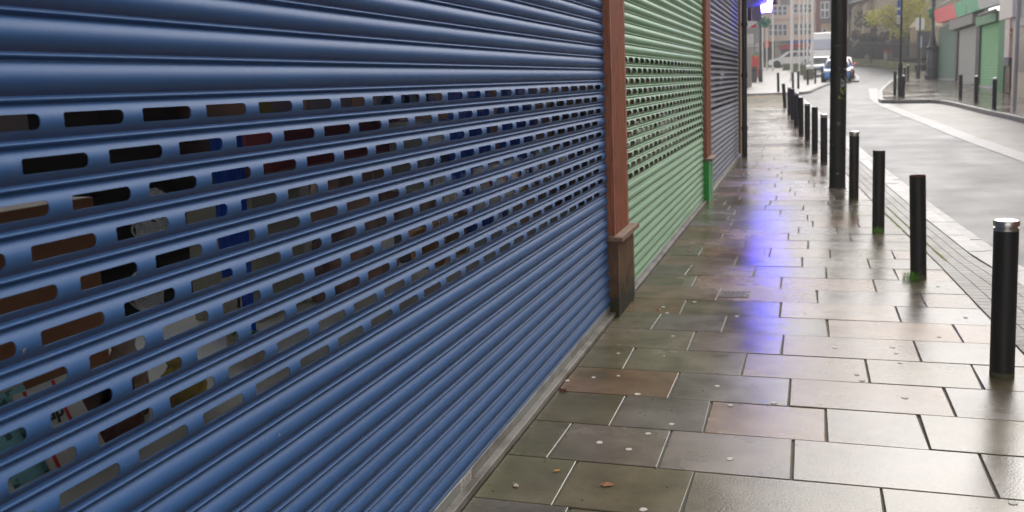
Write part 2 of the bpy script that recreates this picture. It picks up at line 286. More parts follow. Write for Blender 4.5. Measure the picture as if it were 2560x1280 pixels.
FY = [-6, 0, 4, 6, 8.8, 11.9, 15, 20, 30, 46, 60]; FX = [1.42, 1.36, 1.30, 1.23, 1.09, .88, .68, .36, -.25, -1.1, -1.1]  # flags end, setts begin
fin = lambda y: float(np.interp(y, FY, FX))
KW = .17
M['road'] = wet_mat('wet_asphalt', 'road'); M['flag'] = wet_mat('wet_flagstone', 'flag'); M['sett'] = wet_mat('wet_setts', 'sett')
M['earth'] = mat('mossy_joint', (.085, .078, .06), .75, var=.4, scale=30, col2=(.07, .085, .02), c2s=7, c2lo=.5, c2hi=.62)
# broad ground reaching the horizon
mb = MB(); vs = []; fs = []
gy = [-60, -10, 0, 13, 18, 23, 28, 34, 40, 47, 55, 62, 70, 80, 95, 130, 200, 900]; gx = [-600, -100, -20, -5, 0, 5, 20, 100, 600]
for y in gy:
    for x in gx: vs.append((x, y, gz(y) - .22))
for j in range(len(gy) - 1):
    for i in range(len(gx) - 1): k = len(gx); fs.append((j * k + i, j * k + i + 1, (j + 1) * k + i + 1, (j + 1) * k + i))
mb.add(vs, fs); setting(mb.build('ground', mat('far_ground', (.08, .075, .065), .8)))
sheet('road', lambda y: kin(y) - .02 if y < 46 else -.9 - (y - 46) * .35, lambda y: 12, -6, 120, -.075, M['road'], tone=(.075, .075, .077), nx=12)
# flagstones: real slabs, slightly out of level, joints open
JT = {-2: [-.91], -1: [-.99, -.47, .29, .95], 0: [-1.13, -.63, -.06, .73], 1: [-.94, -.48, .09, .53], 2: [-.71, -.09, .70], 3: [-1.05, -.36, .33, .90], 4: [-.72, -.15, .64],
      5: [-1.02, -.55, .13, .93], 6: [-.89, -.19, .61], 7: [-.67, .07, .82], 8: [-.91, -.21, .51], 9: [-1.02, -.45, .15, .71], 10: [-.64, -.05, .52], 11: [-1.01, -.35, .2, .76],
      12: [-.62, 0., .64], 13: [-.88, -.2, .42], 14: [-.66, -.1, .3]}
TONES = [(.21, .125, .065), (.15, .13, .07), (.17, .145, .11), (.21, .145, .09), (.13, .12, .065), (.19, .16, .13), (.22, .13, .07), (.15, .14, .12)]
mb = MB(); tones = []
C0, CP = 3.888, .4587
for k in range(-18, 93):
    ya, yb = C0 + k * CP, C0 + (k + 1) * CP
    xl = -1.335 if yb < 19.4 else -6.5
    xs = [xl]
    if k in JT: xs += JT[k]
    else:
        x = -1.34 + random.uniform(.25, .7)
        if xl < -2: x = -6.0
        while x < fin(ya) - .2: xs.append(x); x += random.choice([.5, .6, .75, .9]) * random.uniform(.9, 1.05)
    xe = [fin(ya), fin(yb)]
    if 36.5 < ya < 45.8: continue
    for i, x0 in enumerate(xs):
        last = i == len(xs) - 1
        x1a, x1b = (xe[0], xe[1]) if last else (xs[i + 1], xs[i + 1])
        if min(x1a, x1b) - x0 < .06: continue
        jx = random.uniform(.0035, .006); jy = random.uniform(.002, .0035); sk = random.uniform(-.006, .006)
        P4 = [(x0 + jx, ya + jy), (x1a - jx - sk, ya + jy), (x1b - jx + sk, yb - jy), (x0 + jx, yb - jy)]
        tx, ty, tz = random.gauss(0, .0022), random.gauss(0, .0028), random.gauss(0, .0008)
        cx, cy = (x0 + x1a) / 2, (ya + yb) / 2
        Z = lambda x, y: gz(y) + tz + tx * (x - cx) + ty * (y - cy)
        ins = .0035; vs = []
        for (x, y) in P4:
            sx = 1 if x < cx else -1; sy = 1 if y < cy else -1
            vs.append((x + sx * ins, y + sy * ins, Z(x, y)))
        for (x, y) in P4: vs.append((x, y, Z(x, y) - .0022))
        for (x, y) in P4: vs.append((x, y, Z(x, y) - .03))
        mb.add(vs, [(0, 1, 2, 3)] + [(4 + a, 4 + (a + 1) % 4, (a + 1) % 4, a) for a in range(4)] + [(8 + a, 8 + (a + 1) % 4, 4 + (a + 1) % 4, 4 + a) for a in range(4)])
        tcol = (np.array(random.choice(TONES)) * .68 + np.array((.18, .148, .115)) * .32) * random.uniform(.88, 1.15)
        tones += [(*tcol, random.random())] * 12
pav = setting(mb.build('pavement', M['flag']))
ca = pav.data.color_attributes.new('tone', 'FLOAT_COLOR', 'POINT'); ca.data.foreach_set('color', np.array(tones).ravel())
sheet('pavement_bed', lambda y: -7 if y > 19.2 else -1.5, lambda y: kin(y) + .02, -5, 46.5, -.0095, M['earth'], nx=6)
# setts strip between flags and kerb: long blocks in two rows of running bond
mb = MB(); tones = []
for row in range(4):
    f0, f1 = row / 4, (row + 1) / 4
    y = -4 + row * .1
    while y < 36:
        w = .105 if row < 3 else .21
        a = lambda yy, f: fin(yy) + .004 + (kin(yy) - fin(yy) - .008) * f
        if kin(y) - fin(y) < .12: y += w; continue
        y1 = y + w - .006; z = gz(y) + random.gauss(0, .001)
        q = [(a(y, f0) + .003, y), (a(y, f1) - .003, y), (a(y1, f1) - .003, y1), (a(y1, f0) + .003, y1)]
        mb.add([(px, py, gz(py) + random.gauss(0, .0004)) for px, py in q] + [(px, py, gz(py) - .02) for px, py in q], [(0, 1, 2, 3)] + [(4 + b_, 4 + (b_ + 1) % 4, (b_ + 1) % 4, b_) for b_ in range(4)])
        tc_ = np.array((.17, .155, .135)) * random.uniform(.8, 1.15); tones += [(*tc_, 1)] * 8
        y += w
o = setting(mb.build('block_paving', M['sett'])); ca = o.data.color_attributes.new('tone', 'FLOAT_COLOR', 'POINT'); ca.data.foreach_set('color', np.array(tones).ravel())
mb = MB()
for (f, ya_, yb_) in ((0.0, 9.3, 12.2), (.25, 8.9, 12.4), (.0, 10.4, 12.9)):
    y = ya_
    while y < yb_:
        x = fin(y) + (kin(y) - fin(y)) * f + random.uniform(-.004, .004); w = random.uniform(.004, .011)
        mb.box(x - w, x + w, y, y + .045, gz(y) - .01, gz(y) + random.uniform(.002, .006)); y += random.uniform(.03, .06)
o = mb.build('moss', mat('joint_moss', (.20, .22, .03), .9, var=.5, scale=30)); o['kind'] = 'stuff'
# kerb stones and pale channel blocks
def kerb(name, path, w, top, seglen, tone, drop=.16, gap=.008):
    mb = MB(); tones = []; pts = [Vector(p) for p in path]; L_ = [0]
    for a, b in zip(pts, pts[1:]): L_.append(L_[-1] + (b - a).length)
    def at(s):
        i = min(max(np.searchsorted(L_, s) - 1, 0), len(pts) - 2); t = (s - L_[i]) / (L_[i + 1] - L_[i]); p = pts[i].lerp(pts[i + 1], t); d = (pts[i + 1] - pts[i]).normalized(); return p, Vector((-d.y, d.x))
    s = 0
    while s < L_[-1] - .05:
        e = min(s + seglen, L_[-1]); a, na = at(s + gap / 2); b, nb_ = at(e - gap / 2)
        q = [a, b, b + nb_ * w, a + na * w]; cen = (q[0] + q[2]) / 2; dz = random.gauss(0, .0012)
        vs = [(p.x + (cen.x - p.x) * .02, p.y + (cen.y - p.y) * .02, gz(p.y) + top + dz) for p in q] + [(p.x, p.y, gz(p.y) + top - .008 + dz) for p in q] + [(p.x, p.y, gz(p.y) + top - drop) for p in q]
        mb.add(vs, [(3, 2, 1, 0)] + [((a_ + 1) % 4 + 4, 4 + a_, a_, (a_ + 1) % 4) for a_ in range(4)] + [((a_ + 1) % 4 + 8, 8 + a_, 4 + a_, (a_ + 1) % 4 + 4) for a_ in range(4)])
        tc_ = np.array(tone) * random.uniform(.88, 1.1); tones += [(*tc_, 1)] * 12; s = e
    o = setting(mb.build(name, M['sett'])); ca = o.data.color_attributes.new('tone', 'FLOAT_COLOR', 'POINT'); ca.data.foreach_set('color', np.array(tones).ravel()); return o
ky = list(np.arange(-5, 46, 1.0))
kerb('kerb', [(kin(y), y) for y in ky][::-1], KW, .004, .915, (.44, .43, .42))
kerb('kerb_channel', [(kin(y) + KW + .004, y) for y in ky][::-1], .15, -.035, .6, (.36, .355, .35))
# kerb of the plaza beyond the crossing
kerb('plaza_kerb', [(2.6, 120), (3.1, 85), (3.3, 74), (2.9, 66), (1.7, 66), (1.35, 64.5), (.8, 59.6), (.15, 52.7), (-.2, 48.2), (-.55, 47.2), (-1.5, 47.3), (-3, 47.3)], .25, .05, 1.0, (.30, .29, .28))
mb = MB(); poly = [(-30, 46.6), (-.5, 47.3), (-.15, 48.5), (.2, 53), (.85, 60), (1.35, 65), (1.75, 66.3), (2.85, 66.3), (3.2, 74), (3.0, 86), (2.5, 120), (-30, 120)]
PBY = [46.6, 47.3, 48.5, 53, 60, 65, 66.3, 74, 86, 120]; PBX = [-1.6, -.5, -.2, .15, .8, 1.35, 2.75, 3.2, 3.0, 2.5]
sheet('plaza_paving', lambda y: -30, lambda y: float(np.interp(y, PBY, PBX)), 47.3, 120, .03, M['sett'], step=.9, tone=(.42, .40, .37), nx=16)
# buff tactile paving at the crossing, made of ribbed slabs
mb = MB(); tones = []
for j in range(22):
    y0 = 36.6 + j * .42
    for i in range(14):
        x0 = -6.4 + i * .42
        if x0 + .42 > kin(y0): continue
        mb.box(x0 + .004, x0 + .416, y0 + .004, y0 + .416, gz(y0) - .02, gz(y0) + .002 + (y0 - 36) * 0)
        for r in range(3): mb.box(x0 + .06 + r * .13, x0 + .10 + r * .13, y0 + .01, y0 + .41, gz(y0 + .4) - .03, gz(y0) + .008 + random.random() * .001)
        tones += [(*(np.array((.50, .33, .12) if j in (0, 1, 20, 21) else (.36, .31, .20)) * random.uniform(.9, 1.1)), 1)] * (8 * 4)
o = setting(mb.build('tactile_paving', M['sett'])); ca = o.data.color_attributes.new('tone', 'FLOAT_COLOR', 'POINT'); ca.data.foreach_set('color', np.array(tones).ravel())
# right-hand pavement
rk = [(6.3, 12), (5.9, 20), (5.41, 27.4), (5.14, 30.7), (4.92, 35.0), (4.74, 37.0), (4.31, 37.9), (2.87, 38.2), (2.75, 39.2), (2.94, 41.8), (3.19, 45.7), (3.97, 53.0), (5.07, 63.1), (6.29, 73.4), (6.9, 79)]
kerb('far_kerb', rk, .16, .055, .9, (.27, .26, .25), drop=.2)
mb = MB(); vs = []; fs = []
ex = [p for p in rk]
RY = [12, 20, 27.4, 30.7, 35, 37, 37.9, 38.15, 38.3, 39.2, 41.8, 45.7, 53, 63.1, 73.4, 79]; RX = [6.3, 5.9, 5.41, 5.14, 4.92, 4.74, 4.31, 3.5, 2.9, 2.75, 2.94, 3.19, 3.97, 5.07, 6.29, 6.9]
ys = sorted(set(RY + list(np.arange(12, 79, 1.5)))); k = 7
for y in ys:
    a = float(np.interp(y, RY, RX)) + .01
    for i in range(k): vs.append((a + (13 - a) * i / (k - 1), y, gz(y) + .045))
for j in range(len(ys) - 1):
    for i in range(k - 1): fs.append((j * k + i, j * k + i + 1, (j + 1) * k + i + 1, (j + 1) * k + i))
mb.add(vs, fs); o = setting(mb.build('far_pavement', M['flag'], smooth=True)); ca = o.data.color_attributes.new('tone', 'FLOAT_COLOR', 'POINT'); ca.data.foreach_set('color', [.24, .21, .175, 1] * len(vs))
# pale setts band curving round the bay, and the browner bay paving
bandL = [(2.95, 52), (2.7, 47), (2.45, 42), (2.5, 37), (2.75, 31), (3.08, 25.8), (3.65, 18.4), (4.1, 12), (4.5, 4)]
mb = MB(); tones = []
def band(name, P_, w, dz, tone):
    pts = [Vector(p) for p in P_]; mb = MB(); vs = []; n = 0
    dense = []
    for a, b in zip(pts, pts[1:]):
        for t in np.linspace(0, 1, 6)[:-1]: dense.append(a.lerp(b, t))
    dense.append(pts[-1])
    for i, p in enumerate(dense):
        d = (dense[min(i + 1, len(dense) - 1)] - dense[max(i - 1, 0)]).normalized(); nn = Vector((-d.y, d.x))
        for q in (p, p + nn * w): vs.append((q.x, q.y, gz(q.y) + dz))
    mb.add(vs, [(2 * i, 2 * i + 1, 2 * i + 3, 2 * i + 2) for i in range(len(dense) - 1)]); o = setting(mb.build(name, M['sett']))
    ca = o.data.color_attributes.new('tone', 'FLOAT_COLOR', 'POINT'); ca.data.foreach_set('color', list(tone + (1,)) * len(vs)); return o
band('setts_band', bandL, .42, -.067, (.30, .29, .275))
BY = [p[1] for p in bandL][::-1]; BX = [p[0] for p in bandL][::-1]
sheet('bay_paving', lambda y: float(np.interp(y, BY, BX)) + .4, lambda y: float(np.interp(y, RY, RX)) + .05, 12, 37.9, -.0705, M['sett'], step=.7, tone=(.15, .12, .095), nx=5)
# ------------------------------------------------------------------ roller shutters
_pz = np.array([0, .03, .07, .11, .15, .18, .205, .24, .30, .38, .46, .54, .62, .70, .78, .85, .91, .95, .98, 1.0])
_px = np.array([-.5, 3.2, 6.2, 7.2, 6.0, 3.2, 1.0, 2.0, 5.6, 9.4, 12.6, 15.0, 16.6, 17.2, 16.2, 13.6, 9.4, 5.0, 1.6, -.5]) / 1000
from numpy.polynomial import polynomial as _p
def prof(v):
    return np.interp(v, _fz, _fx)
_fz = np.linspace(0, 1, 201)
_fx = np.where(_fz < .2, .0095 * np.clip(1 - ((_fz - .112) / .074) ** 2, -.18, 1), .0155 * np.clip(1 - ((_fz - .60) / .375) ** 2, -.09, 1)) ; _kk = np.array([0, 1, 2, 2, 2, 1, 0.]); _kk /= _kk.sum(); _fx = np.convolve(np.r_[_fx[-4:-1], _fx, _fx[1:4]], _kk, 'valid')
def pnorm(v, pitch):
    d = 1e-3; dx = (prof(np.minimum(v + d, 1)) - prof(np.maximum(v - d, 0))) / (np.minimum(v + d, 1) - np.maximum(v - d, 0)) / pitch
    n = np.stack([np.ones_like(dx), np.zeros_like(dx), -dx], -1); return n / np.linalg.norm(n, axis=-1, keepdims=True)
PS = sorted(set([0, .015, .03, .04, .05, .06, .07, .08, .09, .11, .13, .15, .17, .185, .2, .215, .235, .26, .29, .33, .37, .41] + [.46, .51, .56, .61, .66, .71, .76] + [.80, .83, .86, .89, .915, .94, .96, .975, .99, 1.0]))
def make_curtain(name, m, parent, X, y0, y1, zbot, pitch, nslat, holes, hp, hw, ya, hv=(.42, .79), cr=.009, flip=0):
    V = []; F = []; NN = []
    def addgrid(us, vs, slat, dx, dr):
        b = len(V); vs = np.array(vs); n = pnorm(vs, pitch); px = prof(vs)
        for i, v in enumerate(vs):
            for u in us:
                V.append((X + px[i] + dx + dr * math.sin(u * 1.3 + slat), u, zbot + (slat + v) * pitch)); NN.append(n[i])
        k = len(us)
        for i in range(len(vs) - 1):
            for j in range(k - 1): F.append((b + i * k + j, b + i * k + j + 1, b + (i + 1) * k + j + 1, b + (i + 1) * k + j))
    lo, hi = hv[0] - .02, hv[1] + .02
    below = [v for v in PS if v < lo] + [lo]; above = [hi] + [v for v in PS if v > hi]
    for s in range(nslat):
        dx = random.gauss(0, .0006); dr = random.uniform(0, .0007)
        seg = list(np.linspace(y0, y1, 12))
        if s not in holes: addgrid(seg, PS, s, dx, dr); continue
        par = (holes.index(s) + flip) % 2
        st = ya - (hp / 2 if par else 0)
        n0 = math.ceil((y0 + .06 - st) / hp); n1 = math.floor((y1 - .07 - hw - st) / hp)
        addgrid(seg, below, s, dx, dr); addgrid(seg, above, s, dx, dr)
        hs_ = [st + n * hp for n in range(n0, n1 + 1)]
        midv = [v for v in [lo] + [q for q in PS if lo < q < hi] + [hi]]
        addgrid(list(np.linspace(y0, hs_[0] - (hp - hw) / 2, 3)), midv, s, dx, dr); addgrid(list(np.linspace(hs_[-1] + hw + (hp - hw) / 2, y1, 3)), midv, s, dx, dr)
        for h in hs_:
            uc = h + hw / 2; vc = (hv[0] + hv[1]) / 2; a = hw / 2; bz = (hv[1] - hv[0]) / 2 * pitch; r = min(cr, bz * .95)
            inner = []; outer = []
            A, B = hp / 2, (hi - lo) / 2 * pitch
            # rounded slot, sampled; outer point is the projection to the cell edge
            def corner(cx, cz, a0):
                return [(cx + r * math.cos(a0 + t), cz + r * math.sin(a0 + t)) for t in np.linspace(0, math.pi / 2, 5)]
            pts = corner(a - r, bz - r, 0) + [(x_, bz) for x_ in np.linspace(a - r, -a + r, 6)[1:-1]] + corner(-a + r, bz - r, math.pi / 2) + [(-a, z_) for z_ in np.linspace(bz - r, -bz + r, 3)[1:-1]] + corner(-a + r, -bz + r, math.pi) + [(x_, -bz) for x_ in np.linspace(-a + r, a - r, 6)[1:-1]] + corner(a - r, -bz + r, 1.5 * math.pi) + [(a, z_) for z_ in np.linspace(-bz + r, bz - r, 3)[1:-1]]
            out = []
            for (px_, pz_) in pts:
                qx = px_ / a * A if abs(px_) < a - r * .3 else math.copysign(A, px_)
                qz = pz_ / bz * B if abs(pz_) < bz - r * .3 else math.copysign(B, pz_)
                if abs(px_) < a - r * .3 and abs(pz_) > bz - r: qz = math.copysign(B, pz_)
                if abs(qx) < A - 1e-6 and abs(qz) < B - 1e-6:
                    qx = math.copysign(A, px_)
                out.append((qx, qz))
            n = len(pts); b = len(V)
            rings = [0, .34, .67, 1]
            for t in rings:
                for (p_, q_) in zip(pts, out):
                    u = uc + p_[0] * (1 - t) + q_[0] * t; z_ = p_[1] * (1 - t) + q_[1] * t; v = vc + z_ / pitch
                    V.append((X + float(prof(v)) + dx + dr * math.sin(u * 1.3 + s), u, zbot + (s + v) * pitch)); NN.append(pnorm(np.array([v]), pitch)[0])
            for k in range(3):
                for i in range(n):
                    j = (i + 1) % n; F.append((b + (k + 1) * n + i, b + (k + 1) * n + j, b + k * n + j, b + k * n + i))
            # lip of the slot going inwards: the thickness of the sheet
            b2 = len(V)
            for t in (0, .0022):
                for (p_, q_) in zip(pts, out):
                    u = uc + p_[0]; v = vc + p_[1] / pitch
                    V.append((X + float(prof(v)) + dx + dr * math.sin(u * 1.3 + s) - t, u, zbot + (s + v) * pitch)); l = math.hypot(p_[0] / a, p_[1] / bz); NN.append((0, -p_[0] / a / l, -p_[1] / bz / l))
            for i in range(n):
                j = (i + 1) % n; F.append((b2 + j, b2 + n + j, b2 + n + i, b2 + i))
    me = bpy.data.meshes.new(name); me.from_pydata(V, [], F); me.materials.append(m); me.polygons.foreach_set('use_smooth', [True] * len(F)); me.update()
    # orient faces outwards (+X)
    me.normals_split_custom_set_from_vertices(NN)
    o = bpy.data.objects.new(name, me); COL.objects.link(o); o.parent = parent; return o
XS = -1.3825
BP = .0810; B0 = .048
# hole row centres at v=.62 -> z = B0 + (s+.62)*BP ; top row 1.669 -> s = 19.4 ; fit B0 so that s = 19
B0 = 1.669 - 19.62 * BP
M['blue'] = shutter_mat('blue_shutter_paint', (.026, .108, .295), (.17, .14, .12), BP, B0, rough=.54, dirt_amt=.42)
sh = thing('roller_shutter', 'long dark blue perforated roller shutter nearest the viewer, left of the red-brown timber pillar', 'roller shutter', (0, 0, 0))
make_curtain('curtain', M['blue'], sh, XS, -1.0, 6.455, B0, BP, 41, list(range(10, 20))[::-1], .2235, .165, 1.443)
mb = MB().box(XS - .012, XS + .012, -1.0, 6.455, .036, B0 + .002)
mb.build('bottom_rail', M['galv'], sh, bevel=.002)
g = MB().box(XS - .05, XS + .0, 6.458, 6.47, .03, 3.4).box(XS - .05, XS - .046, 6.40, 6.458, .03, 3.4).build('guide_rail', M['black'], sh)
lab = MB().box(XS + .0125, XS + .0135, 3.39, 3.52, B0 - .052, B0 - .003)
GP = .0843; G0 = 1.869 - 21.62 * GP
M['green'] = shutter_mat('green_shutter_paint', (.24, .47, .27), (.13, .12, .07), GP, G0, rough=.5, dirt_amt=.45)
sh2 = thing('roller_shutter', 'pale green perforated roller shutter between the two red-brown timber pillars', 'roller shutter')
make_curtain('curtain', M['green'], sh2, XS, 7.0, 12.86, G0, GP, 40, list(range(10, 22))[::-1], .265, .187, 7.402, hv=(.37, .86), cr=.010)
MB().box(XS - .012, XS + .012, 7.0, 12.86, .03, G0 + .002).build('bottom_rail', M['galv'], sh2, bevel=.002)
MB().box(XS - .05, XS, 12.862, 12.875, .03, 3.4).build('guide_rail', M['black'], sh2)
N3 = .0845; N0 = gz(16) + .06
M['navy'] = shutter_mat('slate_shutter_paint', (.075, .09, .155), (.10, .09, .085), N3, N0, rough=.5, dirt_amt=.4)
sh3 = thing('roller_shutter', 'slate blue perforated roller shutter beyond the green-footed pillar, farthest of the row', 'roller shutter')
n0 = round((2.12 - N0) / N3)
make_curtain('curtain', M['navy'], sh3, XS, 13.5, 19.55, N0, N3, 39, list(range(n0 - 11, n0 + 1))[::-1], .25, .208, 13.6, hv=(.33, .88), cr=.010)
MB().box(XS - .012, XS + .012, 13.5, 19.55, .05, N0 + .002).build('bottom_rail', M['galv'], sh3)
# ------------------------------------------------------------------ the building behind the shutters
bd = thing('shop_building', 'row of three shuttered shops along the left pavement with dark rooms behind the slots', 'building')
br = brick_mat('dark_red_brick', (.16, .07, .045), (.11, .05, .035), (.2, .18, .16))
MB().box(-5.2, -1.42, -4, 20.3, 3.95, 7.4).build('upper_wall', br, bd)
for (a, b) in ((.6, 1.8), (3.4, 4.6), (8.4, 9.6), (11.0, 12.2), (15, 16.2), (17.4, 18.6)):
    w = MB().box(-1.44, -1.40, a, b, 4.6, 6.2, 0).box(-1.402, -1.38, a + .08, b - .08, 4.68, 6.12, 1).box(-1.41, -1.37, a - .05, b + .05, 4.5, 4.595, 2); w.build('window', [M['white'], M['dglass'], M['stone']], bd)
MB().box(-1.5, -1.30, -4, 20.3, 3.4, 3.95).build('fascia', wood_mat('fascia_wood', (.16, .05, .03), (.22, .08, .05), (1, 1, 14)), bd, bevel=.01)
MB().prismX([(-4, 7.4), (20.3, 7.4), (20.3, 7.55), (-4, 7.55)], -5.5, -1.25).build('eaves', M['white'], bd)
MB().box(-5.2, -1.36, -4, 20.3, -.3, .005).build('floor', mat('shop_floor', (.05, .045, .04), .6), bd)
MB().box(-5.2, -5.0, -4, 20.3, .006, 1.95).box(-5.2, -5.0, -4, 20.3, 3.3, 3.94).build('back_wall', mat('back_wall', (.10, .09, .08), .9), bd)  # gap between the two bands is added to let daylight into the rooms
MB().box(-5.0, -1.52, -4, 20.3, 3.45, 3.5).build('ceiling', mat('ceiling', (.75, .74, .72), .9), bd)
for y in (-1.15, 6.5, 13.0, 19.62):
    MB().box(-5.0, -1.40, y, y + .42, .0051, 3.45).build('party_wall', mat('plaster', (.22, .12, .09), .9), bd)
# step and sill
sl = MB().prismX([(-4, .0), (6.5, .0), (6.5, .034), (-4, .034)], -1.45, -1.333); sl.build('threshold', M['stone'], bd, bevel=.004)
MB().prismX([(7.0, .0), (12.95, .0), (12.95, .028), (7.0, .028)], -1.45, -1.333).build('threshold', M['stone'], bd, bevel=.004)
MB().prismX([(13.4, .0), (19.6, .0), (19.6, .13), (13.4, .045)], -1.45, -1.333).build('threshold', M['stone'], bd, bevel=.004)
MB().box(-1.40, -1.335, 19.62, 20.3, 0, 3.4).build('corner_strip', mat('buff_render', (.36, .25, .12), .8, var=.2, scale=6), bd)
for (a, b, z) in ((-1.0, 6.45, .81), (7.05, 12.9, .98), (13.5, 19.5, 1.0)):
    MB().quad((-1.5, a, z + .03), (-1.5, b, z + .03), (-1.5, b, 3.4), (-1.5, a, 3.4)).build('window_pane', M['glass'], bd)
    MB().box(-1.53, -1.47, a, b, z - .05, z + .0).build('window_sill', mat('varnished_wood', (.20, .12, .075), .4, var=.3, scale=30), bd)
    MB().box(-1.54, -1.46, a, b, .02, z - .052).build('stall_riser', mat('riser', (.12, .05, .035), .7), bd)
# timber pillars with fluted cladding
M['redwood'] = wood_mat('weathered_redwood', (.22, .068, .034), (.46, .17, .085), (9, 9, 1.3), .65, moss=((.11, .075, .03), .9))
M['oldwood'] = wood_mat('wet_old_wood', (.10, .050, .022), (.24, .13, .06), (9, 9, 1.1), .6, moss=((.03, .032, .010), .5))
M['greenpaint'] = mat('bright_green_paint', (.015, .40, .055), .35, var=.2, scale=5, bump=.1)
def fluted(mb, X0, X1, y0, y1, z0, z1, n, d=.008, mi=0):
    """a board whose outer face (at X1) is reeded with n vertical flutes, plain margins"""
    mar = .035; pts = [(X0, y0), (X1, y0), (X1, y0 + mar)]
    w = (y1 - y0 - 2 * mar) / n
    for i in range(n):
        a = y0 + mar + i * w; pts += [(X1 - d, a + w * .12), (X1 - d, a + w * .38), (X1, a + w * .5), (X1, a + w * .96)]
    pts += [(X1, y1), (X0, y1)]
    k = len(pts); vs = [(x, y, z0) for x, y in pts] + [(x, y, z1) for x, y in pts]
    fs = [(i, (i + 1) % k, k + (i + 1) % k, k + i) for i in range(k)] + [tuple(range(k, 2 * k)), tuple(reversed(range(k)))]
    mb.add(vs, fs, mi)
def pillar(name, label, y0, y1, zl, basem, base_z, y1b, proud):
    t = thing(name, label, 'pillar', (0, 0, 0))
    mb = MB(); fluted(mb, -1.43, -1.325, y0, y1, zl + .035, 3.4, 14); mb.build('shaft', M['redwood'], t)
    MB().prismX([(y0 - .035, zl - .004), (y1b + .03, zl - .004), (y1b + .03, zl + .028), (y1b - .0, zl + .036), (y0 - .0, zl + .036), (y0 - .035, zl + .028)], -1.40, proud).build('ledge', wood_mat('ledge_wood', (.17, .10, .06), (.32, .2, .13), (9, 1.5, 9), .6), t, bevel=.004)
    mb = MB(); fluted(mb, -1.43, -1.302, y0 + .0, y1b, base_z, zl - .006, 12, .009); mb.build('plinth', basem, t)
    return t
pillar('timber_pillar', 'reeded red-brown timber pillar with weathered mossy plinth between the blue and pale green shutters', 6.475, 7.02, .565, M['oldwood'], -.02, 7.10, -1.262)
pillar('timber_pillar', 'narrower-looking reeded timber pillar with bright green painted foot between green and slate shutters', 12.88, 13.46, .575, M['greenpaint'], .0, 13.42, -1.25)
# corner downpipe
t = thing('downpipe', 'black corner downpipe post at the far end of the shuttered row', 'downpipe', (-1.235, 19.25, gz(19.25)))
MB().lathe([(.055, 0.0), (.055, .55), (.052, .56), (.052, 3.4)], n=20).build('pipe', M['black'], t, angle=40)
for z in (.55, 1.6, 2.6): MB().lathe([(.066, z), (.066, z + .07)], n=20).build('collar', M['black'], t, angle=40)
tag(lab.build('price_label', mat('label_paper', (.6, .6, .56), .6, col2=(.3, .3, .3), c2s=60, c2lo=.55, c2hi=.6)), 'small white printed sticker on the bottom rail of the blue shutter', 'sticker')
bpy.context.view_layer.objects.active = None
st = [o for o in COL.objects if o.name == 'price_label'][0]; st.name = 'sticker'
for i in range(6):
    q = MB().box(XS + .0137, XS + .0139, 3.405, 3.505 - random.random() * .03, B0 - .012 - i * .006, B0 - .0105 - i * .006)
    q.build('text_line', mat('print', (.15, .15, .15), .7), st)
# ------------------------------------------------------------------ bollards
def rnd(name, *a, **k): return mat(name, *a, **k)
M['blackpl'] = mat('bollard_black', (.014, .014, .015), .42, var=.3, scale=14, bump=.08, bscale=90, col2=(.06, .055, .05), c2s=50, c2lo=.68, c2hi=.78)
def make_bollard(kind, h):
    t = thing('bollard', 'x', 'bollard', group='black steel bollards along the pavements'); r = .0625
    MB().lathe([(r + .0007, -.02), (r + .0007, .03)], n=28, cap=False).build('splash_band', mat('foot_dirt', (.10, .10, .05), .8, var=.5, scale=60), t, angle=40)
    if kind == 'cap':
        MB().lathe([(r, -.02), (r, h - .062)], n=28).build('post', M['blackpl'], t, angle=40)
        MB().lathe([(r - .004, h - .062), (r + .001, h - .058), (r + .001, h - .045), (r - .008, h - .042), (r - .008, h - .036), (r + .002, h - .033), (r + .003, h - .012), (r - .002, h - .004), (r - .012, h), (0.0, h + .002)], n=28).build('cap', M['steel'], t, angle=35)
    elif kind == 'open':
        MB().lathe([(r, -.02), (r, h), (r - .005, h), (r - .005, h - .12), (0, h - .12)], n=28).build('post', M['blackpl'], t, angle=40)
        MB().lathe([(r + .0006, h - .006), (r + .0006, h + .0015), (r - .0056, h + .0015), (r - .0056, h - .03)], n=28, cap=False).build('rim', M['rust'], t, angle=40)
    else:
        MB().lathe([(r, -.02), (r, h - .004), (r - .006, h), (0, h)], n=28).build('post', M['blackpl'], t, angle=40)
    return t
